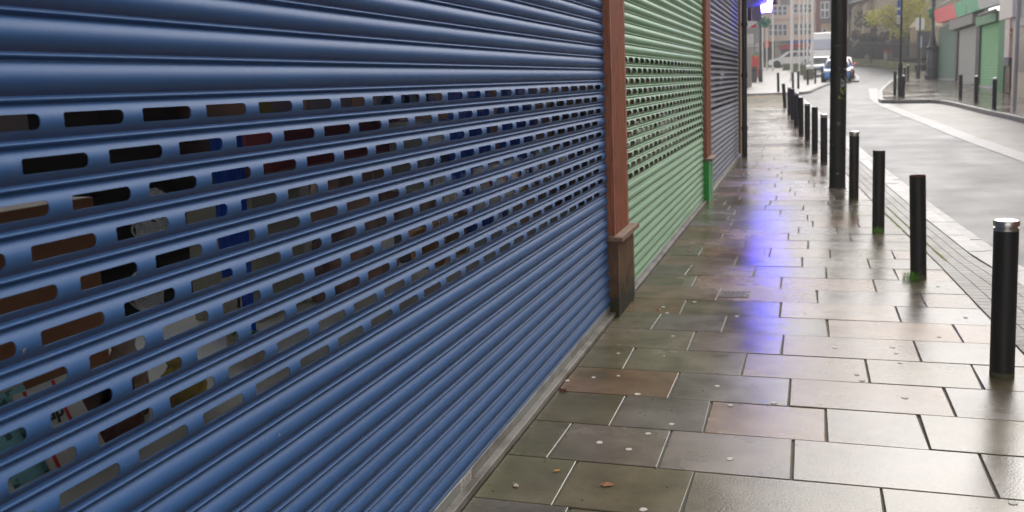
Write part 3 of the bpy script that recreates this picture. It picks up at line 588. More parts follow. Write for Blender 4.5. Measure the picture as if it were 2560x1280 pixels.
BT = [(1.03, 5.53, 0.88, -0.007, 'cap', 'nearest bollard, black with a ringed steel cap, at the right edge of the paving'),
 (0.87, 8.13, 0.85, -0.025, 'open', 'second nearest bollard, capless with a rusty open rim and grass at its foot'),
 (0.72, 10.55, 0.87, -0.006, 'flat', 'third nearest bollard, flat-topped without a cap, small grass tuft at its foot'),
 (0.58, 13.13, 0.92, -0.002, 'cap', 'steel-capped bollard just to the right of the black lamp post'),
 (0.27, 17.97, 0.9, -0.008, 'cap', 'steel-capped bollard first to the left of the lamp post'),
 (0.12, 19.88, 0.93, -0.007, 'flat', 'flat-topped bollard second to the left of the lamp post'),
 (-0.03, 22.63, 0.87, -0.006, 'cap', 'steel-capped bollard third to the left of the lamp post'),
 (-0.18, 24.08, 0.93, -0.015, 'flat', 'bollard fourth to the left of the lamp post in the receding row'),
 (-0.33, 26.56, 0.92, 0.006, 'cap', 'bollard fifth to the left of the lamp post in the receding row'),
 (-0.46, 29.12, 0.93, -0.015, 'flat', 'bollard sixth to the left of the lamp post in the receding row'),
 (-0.61, 31.72, 0.9, -0.003, 'cap', 'bollard seventh to the left of the lamp post in the receding row'),
 (-0.86, 36.4, 0.88, -0.06, 'flat', 'leaning last bollard of the receding row, beside the tactile crossing'),
 (-1.48, 49.07, 0.94, -0.021, 'flat', 'lone bollard at the left beyond the tactile crossing'),
 (-0.84, 53.74, 0.87, -0.025, 'flat', 'bollard in front of the tall near flagpole on the plaza corner'),
 (-0.56, 53.2, 0.97, -0.005, 'cap', 'pale-capped bollard by the plaza kerb corner'),
 (-0.07, 59.84, 0.92, -0.029, 'flat', 'bollard in front of the mossy stone block planter'),
 (0.37, 62.03, 0.92, -0.007, 'flat', 'bollard on the plaza edge right of the stone planter'),
 (0.81, 64.94, 0.89, -0.008, 'flat', 'bollard at the left bumper of the blue car'),
 (1.29, 69.58, 0.86, -0.008, 'flat', 'bollard in front of the blue car bonnet, next to the lamp post'),
 (5.33, 37.85, 0.88, -0.01, 'flat', 'flat-topped bollard before the grey shutter across the road'),
 (5.41, 34.97, 0.92, -0.015, 'cap', 'capped bollard before the dark post across the road'),
 (5.37, 31.43, 0.93, -0.008, 'cap', 'capped bollard before the pale green shutter across the road'),
 (3.42, 42.1, .98, -0.0, 'flat', 'bollard left of the parking sign foot across the road'),
 (3.56, 40.0, 0.89, -0.003, 'cap', 'white-capped bollard in front of the parking sign foot across the road'),
 (5.13, 56.86, 0.89, -0.018, 'cap', 'left of the two far bollards right of the parking sign'),
 (5.49, 59.12, 0.97, 0.002, 'cap', 'right of the two far bollards right of the parking sign')]
for i, (x, y, h, lean, kind, lb) in enumerate(BT):
    t = make_bollard(kind, h); far = x > 2.5 or y > 47
    t.location = (x, y, gz(y) + (.04 if far else 0)); t.rotation_euler = (0, math.atan2(lean, h), random.uniform(0, 6)); t['label'] = lb
    t.rotation_euler = (random.uniform(-.01, .01), lean / h, 0)
# grass
def tuft(name, lb, x, y, n, hgt, sp):
    mb = MB()
    for i in range(n):
        a = random.uniform(0, 6.28); r = random.uniform(0, sp); px, py = r * math.cos(a) * 1.4, r * math.sin(a); ln = random.uniform(.4, 1) * hgt; le = random.uniform(.2, 1.0) * ln * .8; da = random.uniform(0, 6.28); w = .0016
        p0 = Vector((px, py, 0)); p1 = p0 + Vector((math.cos(da) * le * .3, math.sin(da) * le * .3, ln * .6)); p2 = p0 + Vector((math.cos(da) * le, math.sin(da) * le, ln * .85))
        s = Vector((-math.sin(da), math.cos(da), 0)) * w
        mb.add([p0 - s, p0 + s, p1 + s, p1 - s, p2], [(0, 1, 2, 3), (3, 2, 4)])
    o = mb.build(name, mat('grass_blade', (.16, .42, .04), .5, var=.5, scale=60)); o.location = (x, y, gz(y)); return tag(o, lb, 'grass tuft', 'grass tufts at the bollard feet')
tuft('grass_tuft', 'bright green grass tuft at the foot of the rusty-rimmed second bollard', .80, 8.02, 110, .10, .045)
tuft('grass_tuft', 'small grass tuft at the foot of flat-topped third bollard', .71, 10.46, 120, .085, .045)
# moss lines between the setts
# ------------------------------------------------------------------ lamp post
M['lampblack'] = mat('lamp_post_paint', (.016, .016, .018), .45, var=.4, scale=5, bump=.1, bscale=35, col2=(.12, .12, .11), c2s=14, c2lo=.66, c2hi=.76)
t = thing('lamp_post', 'thick black street lamp post with torn sticker scraps standing among the bollards', 'lamp post', (.403, 14.3, 0))
MB().lathe([(.122, -.02), (.116, .05), (.114, .1), (.113, 1.2), (.111, 2.4), (.108, 3.6), (.075, 3.75), (.07, 7.6)], n=32).build('column', M['lampblack'], t, angle=30)
MB().lathe([(.125, -.005), (.128, .012), (.12, .03), (.116, .035)], n=32).build('base_collar', mat('concrete_splash', (.3, .3, .27), .8, col2=(.05, .05, .05), c2s=20), t, angle=40)
MB().tube([(0, 0, 7.55), (0, 0, 7.9), (.4, 0, 8.1), (1.2, 0, 8.15)], .04).build('arm', M['lampblack'], t, smooth=True)
MB().lathe([(.0, .25), (.12, .2), (.2, .05), (.2, 0), (0, 0)], c=(1.35, 0, 8.0), n=16).build('lamp_head', M['lampblack'], t, angle=40)
mg = mat('sticker_green', (.30, .38, .08), .7, col2=(.02, .02, .02), c2s=22, c2lo=.45, c2hi=.52, var=.5); mw = mat('sticker_white', (.4, .42, .42), .7, col2=(.02, .02, .02), c2s=26, c2lo=.47, c2hi=.52)
def wrap(nm, a0, a1, z0, z1, r, m):
    vs = []; n = 10
    for z in (z0, z1):
        for i in range(n + 1):
            a = R_(a0 + (a1 - a0) * i / n); vs.append((r * math.cos(a), r * math.sin(a), z + random.uniform(-.006, .006)))
    MB().add(vs, [(i, i + 1, n + 2 + i, n + 1 + i) for i in range(n)]).build(nm, m, t, smooth=True)
for a0, a1, z0, z1, m in ((285, 335, 1.50, 1.62, mw), (270, 330, 1.63, 1.68, mg), (280, 345, 1.415, 1.49, mg), (270, 325, 1.32, 1.41, mg), (258, 330, 1.74, 1.765, mw), (235, 310, 2.08, 2.088, mat('scratch', (.15, .16, .14), .8)), (250, 290, .24, .26, mw), (262, 285, .95, 1.0, mat('tape_scrap', (.12, .14, .13), .5))):
    wrap('torn_sticker', a0, a1, z0, z1, .1145, m)
# ------------------------------------------------------------------ litter on the flags
def blob(name, x, y, r, m, lb, cat, group, n=14, th=.0009, jit=.2, asp=1.0):
    vs = [(0, 0, th)]; ro = random.uniform(0, 6)
    for i in range(n):
        a = 2 * math.pi * i / n; q = r * random.uniform(1 - jit, 1 + jit); vs.append((q * math.cos(a), q * math.sin(a) * asp, th * .7))
    for i in range(n): p = vs[1 + i]; vs.append((p[0] * 1.04, p[1] * 1.04, -.003))
    fs = [(0, 1 + i, 1 + (i + 1) % n) for i in range(n)] + [(1 + i, 1 + n + i, 1 + n + (i + 1) % n, 1 + (i + 1) % n) for i in range(n)]
    o = MB().add(vs, fs).build(name, m); o.location = (x, y, gz(y) + .0024); o.rotation_euler = (0, 0, ro if asp == 1 else 0); return tag(o, lb, cat, group)
def G(px, py):
    v = _dir(px, py); t_ = -CAM_H / v[2]; return v[0] * t_, v[1] * t_
gum = [(1826, 1148, .013), (1499, 1107, .013), (1572, 1124, .012), (1620, 1085, .011), (1679, 1061, .011), (1608, 1275, .012), (1418, 952, .011), (1484, 944, .01), (1546, 940, .008), (1546, 884, .01), (1660, 890, .007), (1594, 986, .013),
       (1793, 966, .012), (1826, 1014, .011), (1935, 1008, .011), (2049, 1011, .011), (2262, 995, .013), (2155, 952, .012), (2250, 908, .011), (2142, 937, .01), (2232, 869, .012), (2240, 884, .01), (2088, 871, .011), (2348, 843, .01), (2012, 784, .011),
       (1736, 755, .012), (1668, 783, .011), (1657, 768, .012), (1773, 713, .011), (1748, 700, .009), (1876, 702, .013), (1914, 633, .013), (1911, 625, .01), (2345, 717, .01), (2414, 794, .01), (2532, 1258, .014), (1683, 841, .01), (1842, 791, .012)]
gg = MB()
for i, (px, py, r) in enumerate(gum):
    x, y = G(px, py); blob('chewing_gum', x, y, r * 1.2, M['gum'], 'pale flattened chewing gum spot trodden onto the wet flagstones', 'gum spot', 'chewing gum spots on the flagstones')
leafm = lambda n, c: mat(n, c, .6, var=.35, scale=90)
def leaf(px, py, s, m, lb, lobes=5, rot=0, curl=.006):
    x, y = G(px, py); vs = [(0, 0, curl)]; n = 30
    for i in range(n):
        a = 2 * math.pi * i / n; q = s * (.62 + .38 * abs(math.cos(a * lobes / 2 + .4))) * random.uniform(.85, 1.1); vs.append((q * math.cos(a), q * math.sin(a) * .6, random.uniform(0, curl)))
    o = MB().add(vs, [(0, 1 + i, 1 + (i + 1) % n) for i in range(n)]).tube([(s * .5, 0, .002), (s * 1.5, s * .15, .004)], .0012, 5).build('fallen_leaf', m); o.location = (x, y, .004); o.rotation_euler = (0, 0, rot)
    return tag(o, lb, 'leaf', 'fallen leaves on the pavement')
leaf(1517, 1214, .034, leafm('leaf_orange', (.42, .18, .07)), 'ragged pale orange oak-like leaf, nearest to the viewer on a grey flagstone', 7, .2)
leaf(1391, 1180, .017, leafm('leaf_yellow', (.62, .33, .05)), 'small bright yellow leaf near the front of the paving by the blue shutter', 2, .9)
leaf(1290, 1217, .020, leafm('leaf_white', (.62, .5, .4)), 'whitish curled leaf lying closest to the bottom of the blue shutter', 3, 2.2)
leaf(1407, 979, .032, leafm('leaf_brown', (.16, .04, .02)), 'dark reddish brown leaf against the sill of the blue shutter', 5, -.5, .012)
def butt(px, py, rz, lb):
    x, y = G(px, py); t = thing('cigarette_butt', lb, 'cigarette butt', (x, y, .0065), 'cigarette butts near the shopfront', rz)
    MB().lathe([(.0038, 0), (.0038, .026)], n=10, axis='X').build('filter', mat('filter_orange', (.62, .24, .05), .6), t, angle=40); MB().lathe([(.0038, .0261), (.0036, .036)], n=10, axis='X').build('paper_end', M['white'], t, angle=40)
butt(1640, 775, .1, 'orange cigarette butt at the foot of the first timber pillar'); butt(1717, 628, .3, 'cigarette butt on the flags beside the pale green shutter'); butt(1725, 668, 1.2, 'cigarette butt wedged in a cross joint below the green shutter')
o = blob('scrap', *G(1787, 500), .03, leafm('scrap_brown', (.3, .14, .08)), 'small brown and white scrap beside the bright green pillar foot', 'litter', None)
# drain cover let into a flag
t = thing('drain_cover', 'small rusty cast iron access cover let into a flagstone beside the blue reflection', 'drain cover', (-.55, 7.32, .0))
mb = MB(); mb.box(-.115, .115, -.115, .115, -.004, .004); mb.build('frame', mat('old_iron', (.025, .02, .018), .5, .3, col2=(.12, .06, .03), c2s=20), t, bevel=.001)
mb = MB()
for i in range(9):
    for j in range(5):
        if (i + j) % 2 == 0: mb.obox((-.085 + i * .021, -.07 + j * .035, .0055), (.016, .022, .004), .5 if j % 2 else -.5)
mb.build('tread_pattern', mat('worn_iron', (.30, .28, .27), .3, .7), t); MB().lathe([(.018, .004), (.018, .007), (.009, .007), (.009, .004)], c=(.095, 0, 0), n=16, cap=False).build('keyhole', M['galv'], t)
# ------------------------------------------------------------------ display behind the blue shutter
DZ = .832
dk = thing('display_shelf', 'pale grey painted window display shelf running behind the blue shutter slots', 'shelf')
MB().box(-2.6, -1.54, -1.0, 6.4, DZ - .03, DZ).build('shelf_board', mat('shelf_paint', (.82, .81, .76), .6, var=.1), dk)
MB().box(-1.539, -1.522, -1.0, 6.4, DZ - .03, DZ - .004).build('front_strip', mat('strip_wood', (0.355, 0.213, 0.128), .5), dk)
def IX(px, py, X): p = atX(px, py, X); return p.y, p.z
def ib(name, x0, y0, x1, y1, X, dep, m, lb, cat, base=False, group=None, bev=.004):
    """a box seen between two picture corners, standing at depth X"""
    ya, za = IX(x0, (y0 + y1) / 2, X); yb, zb = IX(x1, (y0 + y1) / 2, X); zt = IX((x0 + x1) / 2, y0, X)[1]; zl = IX((x0 + x1) / 2, y1, X)[1]
    if base: zl = DZ + .001
    t = MB().box(X - dep, X, min(ya, yb), max(ya, yb), zl, zt).build(name, m, bevel=bev); return tag(t, lb, cat, group)
def pleats(name, ya, yb, z0, z1, X, m, lb, n=12, amp=.018):
    mb = MB(); k = n * 8; vs = []
    for z in (z0, (z0 + z1) / 2, z1):
        for i in range(k + 1):
            y = ya + (yb - ya) * i / k; vs.append((X + amp * math.sin(2 * math.pi * i / 8) + .006 * math.sin(i * .37 + z * 3), y, z))
    w = k + 1
    mb.add(vs, [(r * w + i, r * w + i + 1, (r + 1) * w + i + 1, (r + 1) * w + i) for r in range(2) for i in range(k)])
    return tag(mb.build(name, m, smooth=True), lb, 'curtain')
navycl = mat('blue_cloth', (.02, .13, .75), .8, var=.3, scale=6)
def span(x0, x1, y, X): return IX(x0, y, X)[0], IX(x1, y, X)[0]
a, b = span(548, 625, 600, -1.95); pleats('curtain', a, b, DZ + .002, 1.62, -1.95, navycl, 'narrow royal blue pleated curtain seen through the left-hand slots', 5, .012)
a, b = span(1135, 1235, 560, -1.85); pleats('curtain', a, b, DZ + .002, 1.75, -1.85, navycl, 'broad blue pleated curtain seen through the slots halfway to the pillar', 9)
a, b = span(1255, 1345, 520, -1.85); pleats('curtain', a, b, DZ + .002, 1.75, -1.85, navycl, 'darker blue pleated curtain seen through slots nearer the timber pillar', 9)
ib('wooden_cabinet', -120, 520, 250, 790, -2.0, .3, wood_mat('orange_wood', (0.427, 0.171, 0.063), (.42, .20, .08), (1.2, 2, 9), .5), 'orange brown wooden cabinet behind the far left slots', 'cabinet', True)
ib('painted_cabinet', 640, 468, 765, 800, -2.0, .3, mat('olive_grey_paint', (0.386, 0.370, 0.270), .6), 'olive grey cabinet with pale corner post behind the middle slots', 'cabinet', True)
ib('corner_post', 768, 420, 784, 800, -1.98, .03, mat('pale_post', (0.712, 0.712, 0.627), .6), 'pale narrow upright post between the olive cabinet and the brown bag', 'post', True)
ib('corner_post', 598, 700, 612, 960, -1.8, .02, mat('pale_post', (0.712, 0.712, 0.627), .6), 'short pale post beside the narrow blue curtain', 'post', True)
# slumped brown paper-like bag
y0, z0 = IX(845, 560, -1.85); y1, _ = IX(975, 560, -1.85); zt = IX(900, 440, -1.85)[1]
mb = MB(); vs = []; nn = 22; hh = 9
for j in range(hh + 1):
    f = j / hh
    for i in range(nn):
        a = 2 * math.pi * i / nn; w = 1 + .10 * math.sin(3 * a + f * 4) - .25 * f ** 2; vs.append((-1.95 + .13 * w * math.cos(a) * (1 if abs(math.cos(a)) < .8 else .9) + .01 * math.sin(9 * f + a * 5), (y0 + y1) / 2 + (y1 - y0) / 2 * w * math.sin(a) * 1.05, DZ + .002 + (zt - DZ) * f + .008 * math.sin(a * 7 + f * 6)))
mb.add(vs, [(j * nn + i, j * nn + (i + 1) % nn, (j + 1) * nn + (i + 1) % nn, (j + 1) * nn + i) for j in range(hh) for i in range(nn)] + [tuple(hh * nn + i for i in range(nn))])
tag(mb.build('leather_bag', mat('brown_leather', (0.485, 0.298, 0.228), .6, var=.25, scale=9, col2=(.15, .09, .07), c2s=7), smooth=True), 'slumped pinkish brown leather bag standing on the display shelf', 'bag')
ib('book', 930, 772, 992, 806, -1.62, .09, mat('red_cover', (0.640, 0.072, 0.042), .5), 'brick red book lying on the shelf right of the middle', 'book', True)
ib('book', 655, 930, 700, 968, -1.60, .06, mat('orange_cover', (0.712, 0.171, 0.042), .5), 'small orange red book on the shelf near the front edge', 'book', True)
ib('toy_block', 893, 815, 915, 832, -1.60, .03, mat('red_yellow', (0.712, 0.143, 0.057), .5, col2=(.7, .5, .05), c2s=60, c2lo=.5, c2hi=.52), 'tiny red and yellow toy block on the shelf', 'toy', True)
ib('storage_box', 1060, 300, 1130, 470, -1.95, .2, mat('grey_card', (0.427, 0.441, 0.427), .7), 'grey card box with white notices in front of it', 'box')
# paper notices and pictures
def card(px0, py0, px1, py1, X, m, lb, cat='notice', group=None): return ib('paper_notice', px0, py0, px1, py1, X, .002, m, lb, cat, False, group, 0)
paper = mat('paper', (0.712, 0.712, 0.712), .7, col2=(.35, .38, .45), c2s=30, c2lo=.55, c2hi=.62)
card(1072, 332, 1112, 366, -1.56, paper, 'white paper notice with faint blue print, upper right of the slots'); card(1085, 438, 1118, 470, -1.56, paper, 'white card notice with small print below the blue-printed one')
card(1112, 478, 1142, 512, -1.56, mat('map_paper', (0.712, 0.712, 0.712), .7, col2=(.6, .5, .1), c2s=40), 'pale green map card low among the notices'); card(1098, 535, 1125, 565, -1.56, paper, 'white label card with brown ring, lowest of the notices')
card(1335, 350, 1375, 400, -1.7, mat('teal_paper', (0.285, 0.599, 0.513), .7, col2=(.5, .5, .5), c2s=12), 'teal and grey printed card far along the window'); card(1345, 420, 1400, 470, -1.7, mat('grey_print', (0.570, 0.570, 0.541), .7, col2=(.1, .1, .1), c2s=22), 'grey patterned card under the teal card')
card(640, 240, 735, 300, -2.5, mat('poster', (0.712, 0.599, 0.114), .6, col2=(.5, .45, .4), c2s=5, c2lo=.45, c2hi=.5), 'orange and cream poster on the back of the top row', 'poster'); card(765, 235, 880, 290, -2.5, mat('poster_tan', (0.712, 0.599, 0.485), .6, var=.2), 'plain tan poster right of the orange poster', 'poster')
card(940, 225, 1090, 275, -2.4, mat('poster_multi', (0.712, 0.670, 0.498), .6, col2=(.06, .06, .06), c2s=8, c2lo=.48, c2hi=.52), 'cream poster with dark shapes along the top row of slots', 'poster')
card(-40, 280, 70, 330, -2.4, mat('poster_beige', (0.599, 0.471, 0.355), .6, col2=(.12, .06, .05), c2s=5, c2lo=.48, c2hi=.5), 'beige picture in the top left corner of the slots', 'picture')
ib('velvet_cushion', 690, 300, 1010, 402, -2.35, .2, mat('maroon_velvet', (0.228, 0.021, 0.028), .8), 'dark maroon velvet cushion high behind the upper slots', 'cushion', bev=.04)
ib('red_box', 1340, 215, 1400, 300, -1.9, .1, mat('red_card', (0.498, 0.042, 0.042), .6), 'dark red box near the top right slots', 'box')
# bag with red chevrons: white panel, raised red zigzag
y0, z0 = IX(1210, 480, -1.6); y1, z1 = IX(1300, 395, -1.6)
t = thing('shopping_bag', 'white shopping bag with a red zigzag on its front', 'bag')
MB().box(-1.66, -1.605, y0, y1, z0 - .15, z1).build('bag_body', mat('bag_white', (0.712, 0.712, 0.712), .6), t, bevel=.004)
mb = MB(); zz = [(y0 + (y1 - y0) * f, z0 + (z1 - z0) * g) for f, g in ((.02, .95), (.2, .1), (.38, .75), (.56, .1), (.74, .75), (.96, .05))]
for p, q in zip(zz, zz[1:]):
    mb.add([(-1.603, p[0], p[1]), (-1.603, p[0] + .05, p[1]), (-1.603, q[0] + .05, q[1]), (-1.603, q[0], q[1])], [(0, 1, 2, 3)])
mb.build('zigzag', mat('bag_red', (0.712, 0.042, 0.028), .6), t)
# wicker baskets
def basket(px, py, r, h, lb, rx=0):
    y, _ = IX(px, py, -1.80); t = thing('wicker_basket', lb, 'basket', (-1.80, y, DZ + .001), 'wicker baskets on the display shelf'); mb = MB(); n = 40; rows = int(h / .012); vs = []
    for j in range(rows * 3 + 1):
        f = j / (rows * 3)
        for i in range(n):
            a = 2 * math.pi * i / n; q = (r * (.8 + .2 * f)) + .004 * math.sin(j * 2.1) * (1 if (i % 2) else -1); vs.append((q * math.cos(a), q * math.sin(a) * 1.5, f * h))
    mb.add(vs, [(j * n + i, j * n + (i + 1) % n, (j + 1) * n + (i + 1) % n, (j + 1) * n + i) for j in range(rows * 3) for i in range(n)] + [tuple(reversed(range(n)))])
    mb.build('woven_side', mat('wicker', (0.570, 0.285, 0.099), .6, var=.5, scale=90), t, smooth=True)
    MB().tube([(r * math.cos(a), r * 1.5 * math.sin(a), h) for a in np.linspace(0, 6.28, 30)], .009).build('rim', mat('wicker_rim', (0.599, 0.342, 0.143), .6), t, smooth=True); return t
basket(1075, 690, .09, .20, 'wide brown wicker basket on the shelf below the white notices'); basket(1135, 640, .075, .27, 'taller wicker basket beside the broad blue curtain')
ib('drawer_unit', 1030, 560, 1078, 640, -1.9, .1, mat('dark_wood', (0.086, 0.072, 0.063), .6), 'dark small drawer unit behind the wide basket', 'drawers', True)
# yellow jug
y, _ = IX(478, 985, -1.66); t = thing('jug', 'mustard yellow glazed jug on the shelf near the left', 'jug', (-1.68, y, DZ + .001)); my = mat('yellow_glaze', (0.712, 0.541, 0.114), .25, col2=(.25, .16, .05), c2s=9)
MB().lathe([(.035, 0), (.055, .02), (.062, .06), (.052, .1), (.040, .125), (.046, .14), (.041, .139), (.036, .12), (.02, .02)], n=28).build('body', my, t, angle=50)
MB().tube([(.0, -.045, .125), (0, -.085, .115), (0, -.09, .07), (0, -.055, .04)], .007).build('handle', my, t, smooth=True)
y, _ = IX(345, 1055, -1.62); t = thing('tea_caddy', 'dark brown lidded tin with a curved metal handle', 'tin', (-1.68, y, DZ + .001))
MB().lathe([(.06, 0), (.062, .06), (.05, .08), (0, .085)], n=28).build('body', mat('dark_tin', (0.143, 0.051, 0.036), .3), t, angle=50); MB().tube([(.02, -.035, .08), (.02, -.02, .11), (.02, .02, .11), (.02, .035, .08)], .005).build('handle', M['steel'], t, smooth=True)
y, _ = IX(345, 865, -1.75); t = thing('vase', 'pale ceramic vase with brown band near the left slots', 'vase', (-1.80, y, DZ + .001)); MB().lathe([(.04, 0), (.06, .06), (.055, .14), (.03, .19), (.035, .22), (.03, .22), (.02, .15)], n=24).build('body', mat('ceramic', (0.712, 0.599, 0.513), .25, col2=(.3, .12, .05), c2s=10), t, angle=50)
y, _ = IX(660, 880, -1.66); t = thing('potted_plant', 'little green potted plant beside the narrow blue curtain', 'plant', (-1.7, y, DZ + .001)); MB().lathe([(.03, 0), (.04, .06), (.036, .06), (.03, .05)], n=20).build('pot', mat('pot_white', (0.712, 0.712, 0.712), .4), t, angle=40)
mb = MB()
for i in range(90):
    p = Vector((random.gauss(0, .022), random.gauss(0, .022), .07 + random.random() * .05)); d = Vector((random.gauss(0, 1), random.gauss(0, 1), random.random())).normalized() * .016; s = d.cross(Vector((random.random(), random.random(), random.random()))).normalized() * .006
    mb.add([p - d, p + s, p + d, p - s], [(0, 1, 2, 3)])
mb.build('foliage', mat('plant_leaf', (0.114, 0.314, 0.072), .5, var=.4, scale=50), t)
ib('framed_print', 240, 905, 365, 960, -1.75, .02, mat('frame_dark', (0.143, 0.099, 0.072), .4), 'dark picture frame leaning behind the pale vase', 'picture frame', True)
ib('box_file', 150, 985, 285, 1060, -1.75, .12, mat('dark_brown_card', (0.143, 0.078, 0.063), .6), 'dark brown box file low on the left', 'box', True)
ib('mirror_stand', 5, 930, 60, 1010, -1.75, .01, mat('grey_frame', (0.570, 0.570, 0.541), .4), 'grey metal frame edge at the far left', 'frame', True)
ib('leather_case', 950, 640, 1000, 720, -1.85, .12, mat('tan_case', (0.399, 0.241, 0.171), .6), 'tan leather case right of the slumped bag', 'case', True)
ib('display_board', 1385, 230, 1520, 620, -1.72, .02, wood_mat('dark_red_wood', (0.184, 0.057, 0.036), (.18, .06, .03), (6, 6, 1), .5), 'dark red brown panel at the pillar end of the window', 'board', True)
ib('plate', 560, 690, 600, 760, -1.8, .01, mat('ivory', (0.599, 0.541, 0.427), .3), 'ivory plate standing beside the narrow curtain', 'plate', True)
ib('cardboard_box', 1305, 470, 1345, 520, -1.7, .1, mat('card_brown', (0.498, 0.342, 0.184), .7), 'small brown cardboard box between the blue curtain and the panel', 'box', True)
# lace doily hanging
def doily(px, py, X, r, lb):
    y, z = IX(px, py, X); t = mbd = MB()
    for ring in range(7):
        rr = r * (.18 + .12 * ring); n = 10 + ring * 7
        pts = [(X + .01 * math.sin(a * 5 + ring), y + rr * math.cos(a) * (1 + .02 * math.sin(8 * a)), z + rr * math.sin(a)) for a in np.linspace(0, 2 * math.pi, n * 3 + 1)]
        mbd.tube(pts, .0026, 5)
        if ring:
            r0 = r * (.18 + .12 * (ring - 1))
            for i in range(n):
                a = 2 * math.pi * i / n; mbd.tube([(X, y + r0 * math.cos(a), z + r0 * math.sin(a)), (X + .003, y + rr * math.cos(a + .06), z + rr * math.sin(a + .06))], .0028, 4)
    return tag(mbd.build('lace_doily', mat('cotton', (0.712, 0.712, 0.712), .9), smooth=True), lb, 'doily', 'crocheted doilies in the window')
doily(385, 545, -1.62, .085, 'upper round white crocheted doily hanging behind the slots'); doily(370, 725, -1.62, .065, 'lower white crocheted doily with a fringed edge'); 
# magazine, lettered tea towel
y0, _ = IX(35, 1195, -1.60); y1, _ = IX(120, 1195, -1.60)
t = tag(MB().obox((-1.64, IX(75, 1165, -1.62)[0], .985), (.006, .13, .20), 0, ry=-.45).build('picture_book', mat('sea_blue_print', (0.257, 0.599, 0.640), .5, col2=(.05, .15, .15), c2s=28, c2lo=.52, c2hi=.56)), 'sea blue illustrated book leaning behind the lowest left slots', 'book')
yt = IX(165, 1140, -1.60)[0]
t = thing('tea_towel', 'cream tea towel with red bands and black gothic-style lettering at the lower left', 'tea towel', (-1.60, yt, .965)); t.rotation_euler = (0, R_(-28), 0)
MB().box(-.003, .003, -.075, .085, -.11, .12).build('cloth', mat('cream_cloth', (0.712, 0.712, 0.640), .8), t)
for yy in (-.052, .03): 
    MB().add([(.0036, yy - .012, -.11), (.0036, yy - .002, -.11), (.0036, yy + .012, .118), (.0036, yy + .002, .118)], [(0, 1, 2, 3)]).build('red_band', mat('red_print', (0.712, 0.028, 0.028), .7), t)
def text(s, size, parent, loc, rot, m, shear=0, ext=.0004, bold=.0):
    cu = bpy.data.curves.new('lettering', 'FONT'); cu.body = s; cu.size = size; cu.extrude = ext; cu.shear = shear; cu.offset = bold; cu.align_x = 'CENTER'; cu.align_y = 'CENTER'
    o = bpy.data.objects.new('lettering', cu); COL.objects.link(o); o.parent = parent; o.location = loc; o.rotation_euler = rot; cu.materials.append(m)
    bpy.context.view_layer.update(); me = bpy.data.meshes.new_from_object(o.evaluated_get(bpy.context.evaluated_depsgraph_get())); n = bpy.data.objects.new('lettering', me); COL.objects.link(n); n.parent = parent; n.location = loc; n.rotation_euler = rot; bpy.data.objects.remove(o); return n
ink = mat('ink', (0.021, 0.021, 0.021), .6)
text('the', .045, t, (.005, -.022, -.02), (R_(90), 0, R_(90)), ink, .2, bold=.0012); text('up', .05, t, (.005, -.002, .05), (R_(90), 0, R_(90)), ink, .2, bold=.0012)
ib('book', 232, 1140, 335, 1195, -1.60, .10, mat('green_cover', (0.114, 0.285, 0.028), .5, col2=(.25, .17, .08), c2s=9, c2lo=.47, c2hi=.5), 'green and straw coloured book lying flat at the lower left', 'book', True)
# behind the green shutter: red uprights, grey goods
gs = thing('shop_display_rack', 'grey goods rack with red uprights behind the pale green shutter', 'rack')
redm = mat('red_upright', (.75, .03, .035), .5); gm = mat('mixed_goods', (.42, .40, .39), .6, col2=(.40, .07, .05), c2s=4, c2lo=.48, c2hi=.53)
y = 7.2
while y < 12.8:
    MB().box(-1.56, -1.53, y, y + .16, .9855, 2.0).build('upright', redm, gs); MB().box(-1.68, -1.585, y + .2, y + .82, 1.0, 1.85).build('goods', gm, gs); y += .98
MB().box(-1.60, -1.53, 7.02, 12.85, .90, .985).build('red_skirting', mat('red_board', (.7, .12, .11), .6), gs)
tag(MB().box(-1.72, -1.70, 13.45, 19.58, .3, 3.3).build('shading_board', mat('shading', (.02, .02, .028), .9)), 'dark blackout board added behind the slate blue shutter to darken its slots', 'board')  # added dark sheet: stands in for the shade seen through the slots
tag(MB().box(-2.3, -2.28, 6.95, 12.95, .3, 3.3).build('shading_board', mat('brown_shading', (.05, .03, .025), .9)), 'dark brown shading board added behind the rack in the green shuttered shop', 'board')  # added backdrop, keeps the room behind the green slots dark
# ------------------------------------------------------------------ blue lantern, canopy and signs beyond the corner
t = thing('jettied_building', 'dark navy canopy under a jutting upper storey beyond the corner downpipe', 'building')
MB().box(-3.6, -.98, 21.0, 24.6, 3.42, 3.9).build('canopy_box', mat('navy_paint', (.012, .012, .05), .5), t, bevel=.02); MB().box(-6, -.96, 21.2, 31, 3.91, 8.5).build('upper_storey', brick_mat('pub_brick', (.10, .06, .05), (.08, .045, .04), (.12, .11, .10)), t); MB().box(-3.6, -3.4, 21, 60, gz(21) - .2, 3.4).build('side_wall', brick_mat('dull_brick', (.22, .18, .16), (.09, .06, .05), (.15, .14, .13)), t)  # side wall in two dull brick tones
lt = thing('lantern', 'glowing blue violet lantern hanging from the navy canopy', 'lantern', (-1.01, 24.0, 3.22))
MB().lathe([(.13, 0), (.15, .0), (.155, .012), (.12, .015)], n=4).lathe([(.155, .34), (.165, .35), (.09, .44), (.02, .46)], n=4).build('frame', M['black'], lt)
fr = MB()
for a in range(4):
    th = math.pi / 2 * a; MB().tube([(.135 * math.cos(th), .135 * math.sin(th), .01), (.16 * math.cos(th), .16 * math.sin(th), .345)], .008, 6).build('corner_bar', M['black'], lt)
